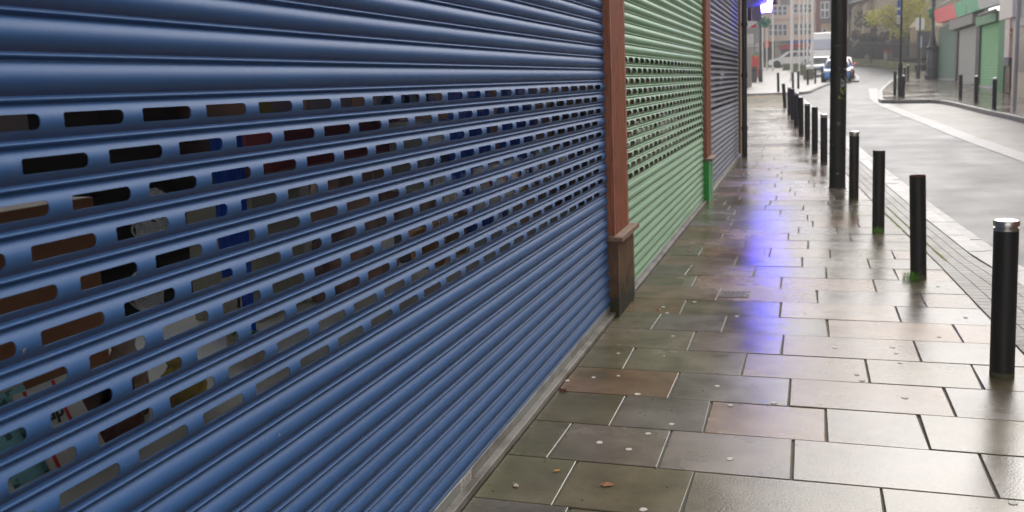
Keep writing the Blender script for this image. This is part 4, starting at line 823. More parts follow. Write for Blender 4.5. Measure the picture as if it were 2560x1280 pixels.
bm_ = bpy.data.materials.new('blue_glow'); bm_.use_nodes = True; bb = bm_.node_tree.nodes['Principled BSDF']; bb.inputs['Base Color'].default_value = (.1, .1, .8, 1); bb.inputs['Emission Color'].default_value = (.03, .02, 1, 1); bb.inputs['Emission Strength'].default_value = 150; M['glow'] = bm_
MB().lathe([(.115, .02), (.145, .335)], n=4).build('glass', bm_, lt)
wm_ = bpy.data.materials.new('lamp_core'); wm_.use_nodes = True; bb = wm_.node_tree.nodes['Principled BSDF']; bb.inputs['Emission Color'].default_value = (.3, .33, 1, 1); bb.inputs['Emission Strength'].default_value = 25
MB().lathe([(.0, .06), (.06, .09), (.07, .15), (.06, .21), (0, .24)], c=(.03, -.09, 0), n=12).build('bulb', wm_, lt, smooth=True)
MB().tube([(0, 0, .45), (0, 0, .7)], .012).build('hanger', M['black'], lt)
def board(name, px0, py0, px1, py1, Y, th, m, lb, cat, **k):
    p = atY(px0, py0, Y); q = atY(px1, py1, Y); return tag(MB().box(min(p.x, q.x), max(p.x, q.x), Y, Y + th, min(p.z, q.z), max(p.z, q.z)).build(name, m, **k), lb, cat)
board('hanging_sign', 1880, 18, 1903, 52, 31.6, .06, mat('sign_grey', (.42, .40, .39), .6), 'plain grey hanging sign board under the jutting upper storey', 'sign'); board('hanging_sign', 1869, 18, 1878, 52, 31.9, .06, mat('sign_plum', (.06, .02, .05), .5), 'dark plum hanging sign left of the grey one', 'sign')
swoosh = mat('sign_sweep', (.8, .78, .75), .4, col2=(.7, .05, .12), c2s=2.2, c2lo=.5, c2hi=.53)
board('projecting_sign', 1868, 53, 1891, 70, 40, .06, M['white'], 'small white projecting sign with a red lower corner', 'sign')
p = atY(1870, 70, 39.98); q = atY(1891, 58, 39.98); sg = MB().add([(p.x, 39.97, p.z), (q.x, 39.97, p.z), (q.x, 39.97, q.z), (p.x + .12, 39.97, p.z + .05)], [(0, 1, 2, 3)]).build('red_corner', mat('sign_red', (.6, .04, .08), .5)); sg.parent = [o for o in COL.objects if o.name == 'projecting_sign'][0]
# ------------------------------------------------------------------ far lamp with hanging basket
def leaves(mb, c, rad, n, s, flat=.5):
    for i in range(n):
        while True:
            u = Vector((random.uniform(-1, 1), random.uniform(-1, 1), random.uniform(-1, 1)))
            if u.length < 1: break
        p = Vector(c) + Vector((u.x * rad[0], u.y * rad[1], u.z * rad[2])); d = Vector((random.gauss(0, 1), random.gauss(0, 1), random.gauss(0, flat))).normalized() * s * random.uniform(.6, 1.3); e = d.cross(Vector((random.gauss(0, 1), random.gauss(0, 1), random.gauss(0, 1)))).normalized() * s * .5
        mb.add([p - d, p + e, p + d, p - e], [(0, 1, 2, 3)])
def basket_leaf(c, parent, r, col=(.02, .20, .13)):
    mb = MB(); leaves(mb, c, (r, r, r * .8), 260, r * .22); mb.build('hanging_basket', mat('basket_foliage', col, .6, var=.6, scale=9), parent)
t = thing('lamp_post', 'distant black lamp post with a teal green hanging basket on the plaza', 'lamp post', (-3.45, 72, gz(72)))
MB().lathe([(.16, 0), (.14, .9), (.11, 1.0), (.09, 5.2)], n=16).build('column', M['black'], t, angle=40); MB().tube([(0, 0, 4.9), (.25, 0, 4.9)], .03).build('bracket', M['black'], t); basket_leaf((.25, 0, 4.35), t, .5); MB().lathe([(0, 5.2), (.3, 5.3), (.35, 5.7), (0, 6.0)], n=12).build('lamp_head', M['white'], t)
t = thing('litter_bin', 'dark grey litter bin on the plaza at the left', 'bin', (-4.0, 72, gz(72)))
MB().box(-.28, .28, -.25, .25, 0, 1.05).build('body', mat('bin_grey', (.05, .055, .06), .5), t, bevel=.03); MB().box(-.3, .3, -.28, .28, 1.06, 1.16).build('lid', M['black'], t, bevel=.02); MB().box(-.18, .18, -.262, -.252, .78, .96).build('opening', M['dark'], t)
t = thing('market_stall', 'red sided street stall with a green top behind the litter bin', 'stall', (-4.5, 80, gz(80) + .03))
MB().box(-.75, .75, -.5, .5, 0, 1.75).build('body', mat('stall_red', (.50, .02, .02), .5, col2=(.5, .2, .04), c2s=3, c2lo=.55, c2hi=.6), t, bevel=.02); MB().box(-.8, .8, -.55, .55, 1.76, 1.9).build('top', mat('stall_green', (.05, .28, .12), .5), t)
# ------------------------------------------------------------------ flagpoles and planters
def flagpole(px, py, Y, r, lb, h=14):
    p = atY(px, py, Y); t = thing('flagpole', lb, 'flagpole', (p.x, Y, gz(Y) + .02), 'white flagpoles on the plaza'); MB().lathe([(r * 1.5, 0), (r * 1.5, .12), (r, .13), (r * .8, h)], n=14).build('pole', mat('pole_white', (.72, .71, .68), .4), t, angle=40)
    MB().lathe([(0, h + .16), (r * 1.4, h + .1), (r * 1.4, h + .02), (0, h)], n=12).build('finial', M['steel'], t, smooth=True)
flagpole(1979, 195, 72, .10, 'nearest and thickest white flagpole, left of the cluster'); flagpole(1998, 165, 84, .065, 'thin flagpole first right of the thick one'); flagpole(2009, 168, 82, .07, 'flagpole second right of the thick one, above the planters')
flagpole(2018, 170, 80, .085, 'flagpole third right of the thick one'); flagpole(2030, 175, 76, .10, 'rightmost thick white flagpole beside the white van'); flagpole(1932, 170, 90, .07, 'lone white flagpole in front of the beige pillar building'); flagpole(1917, 168, 92, .05, 'slim pale pole left of the lone flagpole', 4.2); flagpole(1906, 165, 90, .08, 'pale pole directly behind the distant lamp post')
mst = mat('mossy_block', (.15, .15, .09), .8, var=.3, scale=4, col2=(.10, .13, .04), c2s=1.5)
for (a, b, c, d, Y, lb) in ((1957, 1975, 160, 173, 90, 'leftmost low mossy stone planter block under the white car'), (1976, 1999, 160, 175, 86, 'low mossy stone block second from the left'), (2000, 2016, 163, 182, 80, 'mossy stone block beneath the thin flagpoles'), (2008, 2034, 174, 196, 73, 'nearest square mossy stone planter block behind the bollards')):
    p = atY(a, c, Y); q = atY(b, d, Y); t = thing('stone_planter', lb, 'planter', ((p.x + q.x) / 2, Y, gz(Y) + .02), 'stone planter blocks on the plaza'); w = (q.x - p.x) / 2; h = max(.45, p.z - gz(Y))
    MB().box(-w, w, 0, 1.2, 0, h - .06).build('block', mst, t, bevel=.03); MB().box(-w - .03, w + .03, -.03, 1.23, h - .058, h).build('coping', mat('coping', (.2, .2, .16), .7), t, bevel=.015)
# ------------------------------------------------------------------ cars
def make_car(name, label, cat, col, L_=4.1, Wd=1.75, H=1.5, loc=(0, 0, 0), rz=0, kind='hatch', group='parked vehicles at the far end of the street'):
    t = thing(name, label, cat, loc, group, rz); body = mat(name + '_paint', col, .25, coat=.6, var=.05, scale=2)
    # side outline (x forward) ; half widths per point
    if kind == 'hatch': low = [(-.5, .30), (-.5, .62), (-.47, .66), (.20, .64), (.30, .60), (.47, .50), (.5, .40), (.5, .22), (.48, .17), (-.48, .17)]; roof = [(-.47, .655), (-.40, .95), (-.30, 1.0), (.02, 1.0), (.10, .96), (.27, .63)]
    else: low = [(-.5, .25), (-.5, .52), (-.48, .54), (.38, .54), (.46, .50), (.5, .40), (.5, .2), (.48, .14), (-.48, .14)]; roof = [(-.49, .54), (-.48, .97), (-.45, 1.0), (.22, 1.0), (.30, .97), (.42, .54)]
    def loft(poly, w0, w1, zs, zt, nm, m):
        vs = []; ws = []
        n = len(poly)
        for (sx, f) in ((-1, 1), (-1, .0), (1, .0), (1, 1)):
            for (x, z) in poly:
                tt = (z - zs) / (zt - zs) if zt != zs else 0; w = (w0 + (w1 - w0) * tt) * Wd / 2
                if f == 1: xx, zz, ww = x * .985, zs + (z - zs) * .97 if z > .3 else z, w
                else: xx, zz, ww = x, z, w * .9
                if f == 1: pass
                endf = 1 - .12 * max(0, (abs(x) - .40) / .1)
                vs.append((xx * L_, sx * ww * endf, zz * H))
        fs = [tuple(range(n))]
        for k in range(3):
            for i in range(n): j = (i + 1) % n; fs.append((k * n + i, (k + 1) * n + i, (k + 1) * n + j, k * n + j))
        fs.append(tuple(3 * n + i for i in reversed(range(n))))
        return MB().add(vs, fs).build(nm, m, t, angle=35)
    loft(low, .98, 1.0, .17, .66, 'body', body); loft(roof, .94, .74, .6, 1.0, 'cabin', body)
    zb, zt_ = (.655, .94) if kind == 'hatch' else (.58, .92)
    fx0, fx1 = (roof[-1][0], roof[-2][0]); bx0, bx1 = roof[0][0], roof[1][0]
    e = .006
    def pane(nm, pts): MB().add(pts, [tuple(range(len(pts)))]).build(nm, M['dglass'], t)
    w0, w1 = .84 * Wd / 2, .66 * Wd / 2
    zz0, zz1 = roof[-1][1] * H + .04, roof[-2][1] * H - (.04 if kind == 'hatch' else .55)
    def fl(z, a, b, za, zb_): return a + (b - a) * (z - za) / (zb_ - za)
    X0 = fl(zz0, fx0 * L_, fx1 * L_, roof[-1][1] * H, roof[-2][1] * H) + .03; X1 = fl(zz1, fx0 * L_, fx1 * L_, roof[-1][1] * H, roof[-2][1] * H) + .03
    (lambda nm, pts: MB().add(pts, [(0, 1, 2, 3)]).build(nm, M['dglass'] if kind == 'hatch' else mat('glare_windscreen', (.50, .51, .62), .2), t))('windscreen', [(X0, -w0, zz0), (X0, w0, zz0), (X1, w1, zz1), (X1, -w1, zz1)])  # van: glare on the windscreen is put into its pale lilac colour
    Xa = fl(zz0, bx0 * L_, bx1 * L_, roof[0][1] * H, roof[1][1] * H) - .03; Xb = fl(zz1, bx0 * L_, bx1 * L_, roof[0][1] * H, roof[1][1] * H) - .03
    pane('rear_window', [(Xa, w0, zz0), (Xa, -w0, zz0), (Xb, -w1, zz1), (Xb, w1, zz1)])
    for s in (-1, 1):
        ya, yb = s * (.955 * Wd / 2), s * (.80 * Wd / 2)
        for (a, b) in ((.02, .46), (.50, .9)):
            xa0, xa1 = Xa + .25 + (X0 - Xa - .4) * a, Xa + .25 + (X0 - Xa - .4) * b; xb0, xb1 = Xb + .1 + (X1 - Xb - .2) * a, Xb + .1 + (X1 - Xb - .2) * b
            pane('side_window', [(xa0, ya, zz0), (xa1, ya, zz0), (xb1, yb, zz1 - .02), (xb0, yb, zz1 - .02)])
        m = MB().obox((X0 - .32, s * (Wd / 2 + .07), .66 * H + .03), (.13, .2, .15)); m.build('wing_mirror', body, t, bevel=.03)
        MB().obox((.475 * L_, s * .33 * Wd, .46 * H), (.14, .3, .15)).build('headlight', mat('headlamp', (.7, .72, .75), .1), t, bevel=.04)
        MB().obox((-.475 * L_, s * .36 * Wd, .5 * H), (.12, .2, .2)).build('tail_light', mat('taillamp', (.35, .02, .02), .2), t, bevel=.03)
        for x in (-.31, .31):
            wb = MB().lathe([(.2, -.1), (.31, -.09), (.32, -.04), (.32, .07), (.30, .1), (.2, .1)], c=(x * L_, s * (Wd / 2 - .10), .32), n=24, axis='Y').build('wheel', M['rubber'], t, angle=40)
            MB().lathe([(.0, s * .085), (.19, s * .105), (.2, s * .09)], c=(x * L_, s * (Wd / 2 - .10), .32), n=16, axis='Y').build('rim', M['steel'], wb, angle=40)
            MB().lathe([(.36, s * .0), (.36, s * .012)], c=(x * L_, s * (Wd / 2 - .004), .34), n=24, axis='Y').build('wheel_arch', M['black'], t)
    MB().obox((.497 * L_, 0, .33 * H), (.05, .9, .16)).build('grille', M['black'] if kind == 'hatch' else M['white'], t, bevel=.01); MB().obox((.505 * L_, 0, .24 * H), (.03, .5, .11)).build('number_plate', M['white'], t)
    return t
cx = lambda px, py, Y: atY(px, py, Y).x
make_car('parked_car', 'bright blue hatchback parked facing the viewer, half hidden by the lamp post', 'car', (.02, .22, .62), loc=(cx(2093, 190, 66), 66, gz(66) + .0), rz=R_(-92), L_=3.9, Wd=1.75)
make_car('parked_car', 'red car directly behind the blue hatchback', 'car', (.62, .03, .04), loc=(cx(2101, 190, 71.5), 71.5, gz(71.5)), rz=R_(-93), L_=4.2, Wd=1.86, H=1.58)
make_car('parked_car', 'silver car behind the rightmost flagpole, left of the blue hatchback', 'car', (.45, .46, .46), loc=(cx(2052, 178, 78), 78, gz(78) + .03), rz=R_(-100), L_=4.1)
make_car('parked_car', 'white car standing side-on behind the flagpoles', 'car', (.78, .78, .76), loc=(cx(1980, 160, 97), 97, gz(97) + .03), rz=R_(176), L_=4.4, Wd=1.8, H=1.55)
make_car('parked_van', 'tall white van with a broad windscreen facing the viewer', 'van', (.85, .85, .84), loc=(cx(2056, 160, 88), 90, gz(90)), rz=R_(-90), L_=5.6, Wd=2.25, H=3.25, kind='van')
# ------------------------------------------------------------------ far buildings
def fbox(px0, py0, px1, py1, Y, mb, th, y_off=0, mi=0):
    p = atY(px0, py0, Y); q = atY(px1, py1, Y); mb.box(min(p.x, q.x), max(p.x, q.x), Y + y_off, Y + y_off + th, min(p.z, q.z), max(p.z, q.z), mi); return mb
def fwin(px0, py0, px1, py1, Y, parent, n, rows=2, frame=None):
    frame = frame or M['white']; f = fbox(px0, py0, px1, py1, Y, MB(), .10, -.06).build('window', frame, parent); w = (px1 - px0) / n; h = (py1 - py0) / rows; g_ = MB()
    for i in range(n):
        for j in range(rows): fbox(px0 + (i + .16) * w, py0 + (j + .12) * h, px0 + (i + .84) * w, py0 + (j + .88) * h, Y, g_, .02, -.075)
    g_.build('pane', mat('far_glass', (.10, .12, .13), .1, var=.3, scale=1), f)
YB = 112
t = thing('office_building', 'peach rendered building with white ribbon windows and a blue and red shopfront', 'building')
peach = mat('peach_render', (.85, .66, .53), .85, var=.08, scale=.6)
fbox(1903, -50, 2040, 98, YB, MB(), 10).build('upper_wall', peach, t)
g_ = fbox(1903, 98.5, 1936, 172, YB, MB(), 8, .5); g_.build('dark_entry', mat('entry_brown', (.09, .06, .055), .8), t)
fbox(1936, 98.5, 1951, 172, YB, MB(), 8, .0).build('pier', mat('beige_pier', (.62, .54, .45), .8), t)
fbox(1951, 98.5, 2040, 172, YB, MB(), 8, .7).build('shop_wall', mat('shop_grey', (.38, .39, .42), .5, var=.5, scale=.8), t)  # mid-grey shop wall with broad tonal noise
fbox(1950, 101, 1968, 111, YB, MB(), .4, -.35).build('fascia', mat('fascia_teal', (.08, .22, .20), .5), t); fbox(1968.2, 101, 2040, 111, YB, MB(), .4, -.35).build('fascia', mat('fascia_blue', (.05, .08, .42), .5), t)
fbox(1950, 111.3, 2040, 119.5, YB, MB(), .5, -.4).build('fascia', mat('fascia_red', (.62, .04, .05), .5), t)
for (a, b) in ((1950, 1951.6), (1973, 1975.5), (2007, 2009)): fbox(a, 120, b, 168, YB, MB(), .3, .3).build('red_mullion', mat('frame_red', (.5, .04, .05), .5), t)
for (a, b) in ((1952, 1972), (1976, 2006)): fbox(a, 126, b, 150, YB, MB(), .05, .62).build('shop_window', mat('poster_glass', (.35, .38, .42), .2, col2=(.7, .7, .7), c2s=1.4), t)
fwin(1922, 60, 1968, 90, YB, t, 4); fwin(1984, 58, 2030, 88, YB, t, 4); fwin(1932, 15, 1968, 40, YB, t, 3); fwin(1983, 10, 2030, 32, YB, t, 4); fwin(1922, -40, 1968, -15, YB, t, 4); fwin(1984, -45, 2030, -20, YB, t, 4)
fbox(1952, -8, 1974, 12, YB, MB(), .2, -.12).build('grey_panel', mat('grey_panel', (.30, .29, .29), .7), t); fbox(1912, 40, 2037, 43, YB, MB(), .3, -.25).build('string_course', peach, t); fbox(1903, 92, 2040, 98.3, YB, MB(), .5, -.4).build('string_course', peach, t)
t = tag(fbox(1911, 102, 1922, 119, 100, MB(), .15).build('projecting_sign', mat('sign_orange_red', (.72, .09, .04), .5)), 'bright orange red sign at the entry under the peach building', 'sign')
t = thing('brick_building', 'tan brick building with a white sash window behind the white van', 'building'); YC = 110
fbox(2041, -50, 2052, 172, YC, MB(), 9).build('red_pier', mat('red_brick_pier', (.24, .10, .09), .85), t); fbox(2052.2, 56, 2120, 172, YC, MB(), 9).build('lower_wall', brick_mat('tan_brick', (.62, .45, .28), (.54, .39, .24), (.5, .44, .36), 2), t); fbox(2052.2, -50, 2120, 55.8, YC, MB(), 9).build('upper_wall', mat('grey_brown_render', (.20, .17, .15), .85), t)
fwin(2049 + 2, 5, 2073, 45, YC, t, 2, 2); fwin(2056, 72, 2067, 92, YC, t, 1, 2)
fbox(2052, 46, 2090, 57, YC, MB(), .2, -.15).build('slate_band', mat('slate_band', (.17, .14, .13), .7), t)
# dark shops on the left of the plaza
t = thing('dark_shopfronts', 'dark shopfronts with pale windows behind the distant lamp post', 'building')
fbox(1820, -100, 1903, 172, 108, MB(), 6).build('wall', mat('dark_render', (.2, .19, .18), .85, var=.3, scale=.5), t)  # dark grey render, tone varied by noise
for (a, b, c, d) in ((1866, 85, 1884, 110), (1868, 112, 1884, 150), (1888, 108, 1897, 130)): fbox(a, b, c, d, 108, MB(), .2, -.1).build('window', mat('pale_window', (.5, .48, .44), .4, col2=(.3, .28, .26), c2s=1), t)
# ------------------------------------------------------------------ church
t = thing('church', 'grey stone church with tall lancet windows, buttresses and a slate roof', 'church'); stone = brick_mat('church_stone', (.42, .36, .26), (.34, .29, .21), (.14, .125, .10), 1.5)
cA = atY(2085, 160, 118); cB = atY(2228, 165, 98)
ux = Vector((cB.x - cA.x, 98 - 118, 0)); ln = ux.length; rz = math.atan2(ux.y, ux.x)
t.location = (cA.x, 118, 2.2); t.rotation_euler = (0, 0, rz); zo = 2.2
EV = 7.2
MB().box(0, ln, .3, 9, 0, EV).build('nave_wall', stone, t)
MB().add([(-.4, -.3, EV - .1), (ln + .4, -.3, EV - .1), (ln + .4, 4.6, EV + 5), (-.4, 4.6, EV + 5), (ln + .4, 9.4, EV - .1), (-.4, 9.4, EV - .1)], [(0, 1, 2, 3), (3, 2, 4, 5), (0, 3, 5), (1, 4, 2)]).build('roof', mat('slate_roof', (.13, .12, .125), .5, var=.3, scale=2), t)
MB().box(-.4, ln + .4, -.42, -.29, EV - .22, EV - .02).build('gutter', mat('white_gutter', (.6, .6, .6), .5), t)
nb = 5
for i in range(nb + 1):
    x = ln * (i + .1) / nb
    MB().prismX([(-.45, 0), (-.45, 5.2), (-.2, 6.6), (.29, 6.9), (.29, 0)], x - .4, x + .4).build('buttress', mat('buttress_stone', (.46, .38, .28), .8, var=.3, scale=2), t)
    if i < nb:
        xc = x + ln / nb / 2
        for k in (-.55, .55):
            f = MB().prismX([(.22, 2.6), (.22, 6.2), (.28, 6.6), (.295, 6.2), (.295, 2.6)], xc + k - .3, xc + k + .3).build('lancet_window', mat('pale_reveal', (.52, .42, .33), .6), t)
            MB().box(xc + k - .16, xc + k + .16, .20, .215, 2.8, 6.2).build('pane', mat('lead_glass', (.09, .08, .075), .2), f)
MB().lathe([(.07, 0), (.07, EV)], c=(ln * .82, -.2, 0), n=8).build('downpipe', M['black'], t)
MB().box(ln, ln + 4.5, -1.5, 7, 0, 10.5).build('tower', stone, t)
# ivy and dark shrubs
def shrub(name, lb, c, rad, n, s, col, cat='shrub', group=None, trunk=True, flat=.6, clumps=14):
    t = thing(name, lb, cat, (c[0], c[1], c[2] - rad[2]), group); mb = MB()
    for k in range(clumps):
        u = Vector((random.gauss(0, .45), random.gauss(0, .45), random.gauss(0, .42))); q = (u.x * rad[0], u.y * rad[1], u.z * rad[2] + rad[2]); rr = random.uniform(.22, .42)
        leaves(mb, q, (rad[0] * rr, rad[1] * rr, rad[2] * rr * .8), n // clumps, s, flat)
    mb.build('crown', mat(name + '_leaf', col, .6, var=.6, scale=2.5), t)
    if trunk:
        mt = MB().tube([(0, 0, -c[2] + rad[2] + gz(c[1])), (.05, 0, 0), (0, .1, rad[2])], [.16, .12, .05]);
        for k in range(5): a = random.uniform(0, 6); mt.tube([(0, 0, rad[2] * .4), (math.cos(a) * rad[0] * .6, math.sin(a) * rad[1] * .6, rad[2] * random.uniform(.8, 1.5))], [.06, .02])
        mt.build('trunk', mat('bark', (.08, .06, .045), .9), t)
    return t
for i, (px, py, Y, rx, rz_, lb) in enumerate(((2128, 120, 100, 1.3, 2.4, 'dark evergreen shrub at the left end of the church wall'), (2158, 108, 98, 1.3, 2.6, 'dark evergreen shrub below the first lancets'), (2186, 102, 95, 1.2, 2.7, 'dark evergreen shrub climbing highest against the church'), (2212, 125, 92, 1.2, 1.9, 'dark shrub at the foot of the church tower'))):
    c = atY(px, py, Y); shrub('evergreen_shrub', lb, (c.x, Y, c.z), (rx, 1.0, rz_), 2400, .14, (.035, .038, .028), group='dark shrubs in the churchyard')
c = atY(2262, 38, 88); shrub('tree', 'yellow green autumn tree overhanging the churchyard railings', (c.x, 88, c.z), (2.7, 2.2, 2.7), 9000, .12, (.50, .47, .06), 'tree', flat=.25, clumps=38)
# churchyard wall, railings and gate piers
WP = [(-6, 102), (3.2, 98), (4.3, 95.5), (5.8, 91), (7.1, 83), (8.1, 78.5), (10.5, 76.5)]
t = thing('churchyard_wall', 'low mossy stone wall with dark iron railings round the churchyard', 'wall'); mb = MB(); rl = MB()
for a, b in zip(WP, WP[1:]):
    d = Vector((b[0] - a[0], b[1] - a[1], 0)); n = Vector((-d.y, d.x, 0)).normalized() * .3; z0, z1 = gz(a[1]), gz(b[1])
    mb.add([(a[0], a[1], z0 - .3), (b[0], b[1], z1 - .3), (b[0] + n.x, b[1] + n.y, z1 - .3), (a[0] + n.x, a[1] + n.y, z0 - .3), (a[0], a[1], z0 + .62), (b[0], b[1], z1 + .62), (b[0] + n.x, b[1] + n.y, z1 + .62), (a[0] + n.x, a[1] + n.y, z0 + .62)], [(4, 5, 6, 7), (0, 1, 5, 4), (1, 2, 6, 5), (2, 3, 7, 6), (3, 0, 4, 7)])
    k = max(2, int(d.length / .16))
    for i in range(k):
        f = i / k; x, y, z = a[0] + d.x * f + n.x / 2, a[1] + d.y * f + n.y / 2, z0 + (z1 - z0) * f + .6; rl.box(x - .012, x + .012, y - .012, y + .012, z, z + 1.6)
    rl.tube([(a[0] + n.x / 2, a[1] + n.y / 2, z0 + 2.1), (b[0] + n.x / 2, b[1] + n.y / 2, z1 + 2.1)], .025, 4)
mb.build('wall', brick_mat('mossy_wall_stone', (.27, .25, .15), (.17, .19, .08), (.12, .12, .09), 1.2), t); rl.build('railing', M['black'], t)
for (px, Y, lb) in ((2285, 86, 'buff stone gate pier with pyramid cap, behind the second sign post'), (2340, 82, 'buff stone gate pier with pyramid cap, beside the shop corner')):
    x = atY(px, 150, Y).x; g_ = thing('gate_pier', lb, 'gate pier', (x, Y, gz(Y)), 'stone gate piers of the churchyard'); MB().box(-.32, .32, -.3, .3, 0, 3.3).build('shaft', mat('buff_stone', (.36, .28, .18), .8, var=.3, scale=2), g_, bevel=.02)
    MB().add([(-.42, -.4, 3.31), (.42, -.4, 3.31), (.42, .4, 3.31), (-.42, .4, 3.31), (-.42, -.4, 3.42), (.42, -.4, 3.42), (.42, .4, 3.42), (-.42, .4, 3.42), (0, 0, 3.95)], [(0, 1, 5, 4), (1, 2, 6, 5), (2, 3, 7, 6), (3, 0, 4, 7), (4, 5, 8), (5, 6, 8), (6, 7, 8), (7, 4, 8), (3, 2, 1, 0)]).build('cap', mat('cap_stone', (.6, .5, .36), .8), g_)
t = thing('iron_gate', 'dark solid-looking iron gates and hedge between the two gate piers', 'gate'); a = atY(2226, 150, 88); b = atY(2278, 150, 88); MB().box(a.x, b.x, 88, 88.1, gz(88) + .8, gz(88) + 3.0).build('gate_panel', mat('gate_dark', (.04, .042, .045), .7, var=.3, scale=2), t); a = atY(2292, 150, 85); b = atY(2334, 150, 85); MB().box(a.x, b.x, 85, 85.1, gz(85) + .6, gz(85) + 3.0).build('gate_panel', mat('gate_dark', (.04, .042, .045), .7), t)
setting(MB().add([(3, 98.5, 2.62), (6.2, 91.3, 2.62), (7.4, 83.5, 2.62), (8.3, 79, 2.62), (14, 79, 2.62), (14, 125, 2.62), (0, 125, 2.62)], [(0, 1, 2, 3, 4, 5, 6)]).build('churchyard_ground', mat('damp_grass', (.05, .07, .025), .9)))
# recycling bins
for (px, lb) in ((2214.5, 'left of the two red-topped silver bins by the churchyard wall'), (2226, 'right of the two red-topped silver bins by the churchyard wall')):
    x = atY(px, 150, 88).x; g_ = thing('recycling_bin', lb, 'bin', (x, 88, 2.66), 'red-topped bins by the churchyard'); MB().box(-.17, .17, -.15, .15, 0, .62).build('body', M['galv'], g_, bevel=.02); MB().box(-.18, .18, -.16, .16, .62, .86).build('top', mat('bin_red', (.45, .03, .03), .5), g_, bevel=.02)
# sign posts
t = thing('parking_sign', 'black post with tall blue and white parking sign on the far pavement corner', 'sign', (3.52, 41.0, gz(41) + .045))
MB().lathe([(.085, 0), (.085, 1.25), (.06, 1.35), (.04, 1.36), (.04, 3.95)], n=18).build('post', M['black'], t, angle=35); MB().box(-.17, -.045, -.03, -.015, 2.9, 3.88).build('sign_plate', M['white'], t, bevel=.003)
MB().box(-.165, -.05, -.034, -.0305, 3.55, 3.85).build('blue_panel', mat('sign_blue', (.04, .12, .5), .4), t); MB().box(-.165, -.05, -.034, -.0305, 3.25, 3.45).build('blue_panel', mat('sign_blue', (.04, .12, .5), .4), t); MB().lathe([(0, 4.03), (.05, 4.0), (.05, 3.95), (0, 3.94)], n=12).build('cap', M['steel'], t)
for k in range(5): MB().box(-.155, -.06, -.033, -.0302, 2.95 + k * .05, 2.965 + k * .05).build('text_line', mat('print', (.2, .2, .2), .6), t)
p = atY(2297, 190, 66); t = thing('notice_post', 'black post carrying two white notices, left of the cast iron column', 'sign post', (p.x, 66, gz(66) + .04)); MB().lathe([(.11, 0), (.11, 1.75), (.06, 1.85), (.045, 4.1)], n=16).build('post', M['black'], t, angle=35)
for s in (-1, 1): MB().box(s * .16 - .1, s * .16 + .1, -.08, -.06, 3.1, 3.85).build('notice', M['white'], t)
MB().box(.04, .14, -.1, -.08, 1.95, 2.7).build('blue_notice', mat('pale_blue_notice', (.35, .45, .6), .5), t)
# cast iron column
p = atY(2330, 182, 62); t = thing('cast_iron_column', 'ornate dark cast iron column on a panelled pedestal with green hanging baskets', 'monument', (p.x, 62, gz(62) + .04)); ci = mat('cast_iron', (.045, .048, .055), .5, var=.25, scale=5)
MB().lathe([(.62, 0), (.62, .25), (.54, .32), (.52, .34), (.48, 1.75), (.50, 1.78), (.56, 1.86), (.56, 1.95), (.42, 2.0), (.30, 2.3), (.22, 2.6), (.16, 2.9), (.15, 4.6), (.2, 4.7), (.12, 4.8), (.10, 6.5)], n=8).build('pedestal', ci, t)
for a in range(8):
    th = math.pi / 4 * (a + .5); MB().obox((.462 * math.cos(th), .462 * math.sin(th), 1.03), (.02, .24, 1.15), th).build('panel', mat('panel_iron', (.09, .095, .11), .4), t)
for s in (-1, 1): MB().tube([(0, 0, 4.7), (s * .45, 0, 4.75)], .025).build('bracket', ci, t)
basket_leaf((-.1, -.2, 3.95), t, .42, (.03, .26, .14)); MB().lathe([(0, 5.0), (.16, 5.1), (.16, 5.4), (0, 5.5)], c=(-.5, 0, -.4), n=10).build('lamp_globe', M['white'], t); MB().lathe([(0, 5.0), (.16, 5.1), (.16, 5.4), (0, 5.5)], c=(.2, 0, -.2), n=10).build('lamp_globe', M['white'], t)
p = atY(2312, 160, 70); t.scale = (.66, .66, 1); g_ = thing('bench', 'dark bench beside the cast iron column', 'bench', (p.x, 70, gz(70) + .03)); MB().box(-.6, .6, -.2, .2, .42, .48).build('seat', M['black'], g_); MB().box(-.6, .6, .2, .24, .5, .85).build('backrest', M['black'], g_); MB().box(-.55, -.49, -.2, .2, 0, .415).build('leg', M['black'], g_); MB().box(.49, .55, -.2, .2, 0, .415).build('leg', M['black'], g_)
# ------------------------------------------------------------------ shops across the road
XR = 7.45
def YX(px, py, X=XR): return atX(px, py, X).y
ys = [YX(2346, 150), YX(2393, 150), YX(2397, 150), YX(2444, 150), YX(2453, 150), YX(2499, 150), YX(2503, 150), YX(2518, 150)]
t = thing('corner_shops', 'row of small shuttered shops across the road under a red, green and white fascia', 'building')
MB().box(XR + .25, 16, ys[7] - .1, ys[0], gz(50) - .6, 3.9).build('wall', mat('shop_render', (.12, .12, .11), .8), t)
def far_shutter(ya, yb, col, zt, lb, nm):
    z0 = gz((ya + yb) / 2) + .06; g_ = thing('roller_shutter', lb, 'roller shutter', (0, 0, 0), 'closed shutters across the road'); m = mat(nm, col, .45, var=.12, scale=3); n = int((zt - z0 - .1) / .085); mb = MB(); vs = []; pr = [0, .02, .035, .04, .035, .02, 0, .012]
    for j in range(n * 8 + 1): z = z0 + .1 + j * .085 / 8; x = XR - pr[j % 8]; vs += [(x, ya, z), (x, yb, z)]
    mb.add(vs, [(2 * j, 2 * j + 2, 2 * j + 3, 2 * j + 1) for j in range(n * 8)]); mb.build('curtain', m, g_); MB().box(XR - .06, XR + .02, min(ya, yb), max(ya, yb), z0 - .02, z0 + .1).build('bottom_rail', mat('pale_rail', (.42, .44, .46), .4, .4), g_); MB().box(XR - .02, XR + .1, max(ya, yb), max(ya, yb) + .1, z0 - .02, zt).build('guide_rail', M['black'], g_); return g_
zt1 = atX(2370, 62, XR).z; zt2 = atX(2420, 66, XR).z; zt3 = atX(2475, 60, XR).z
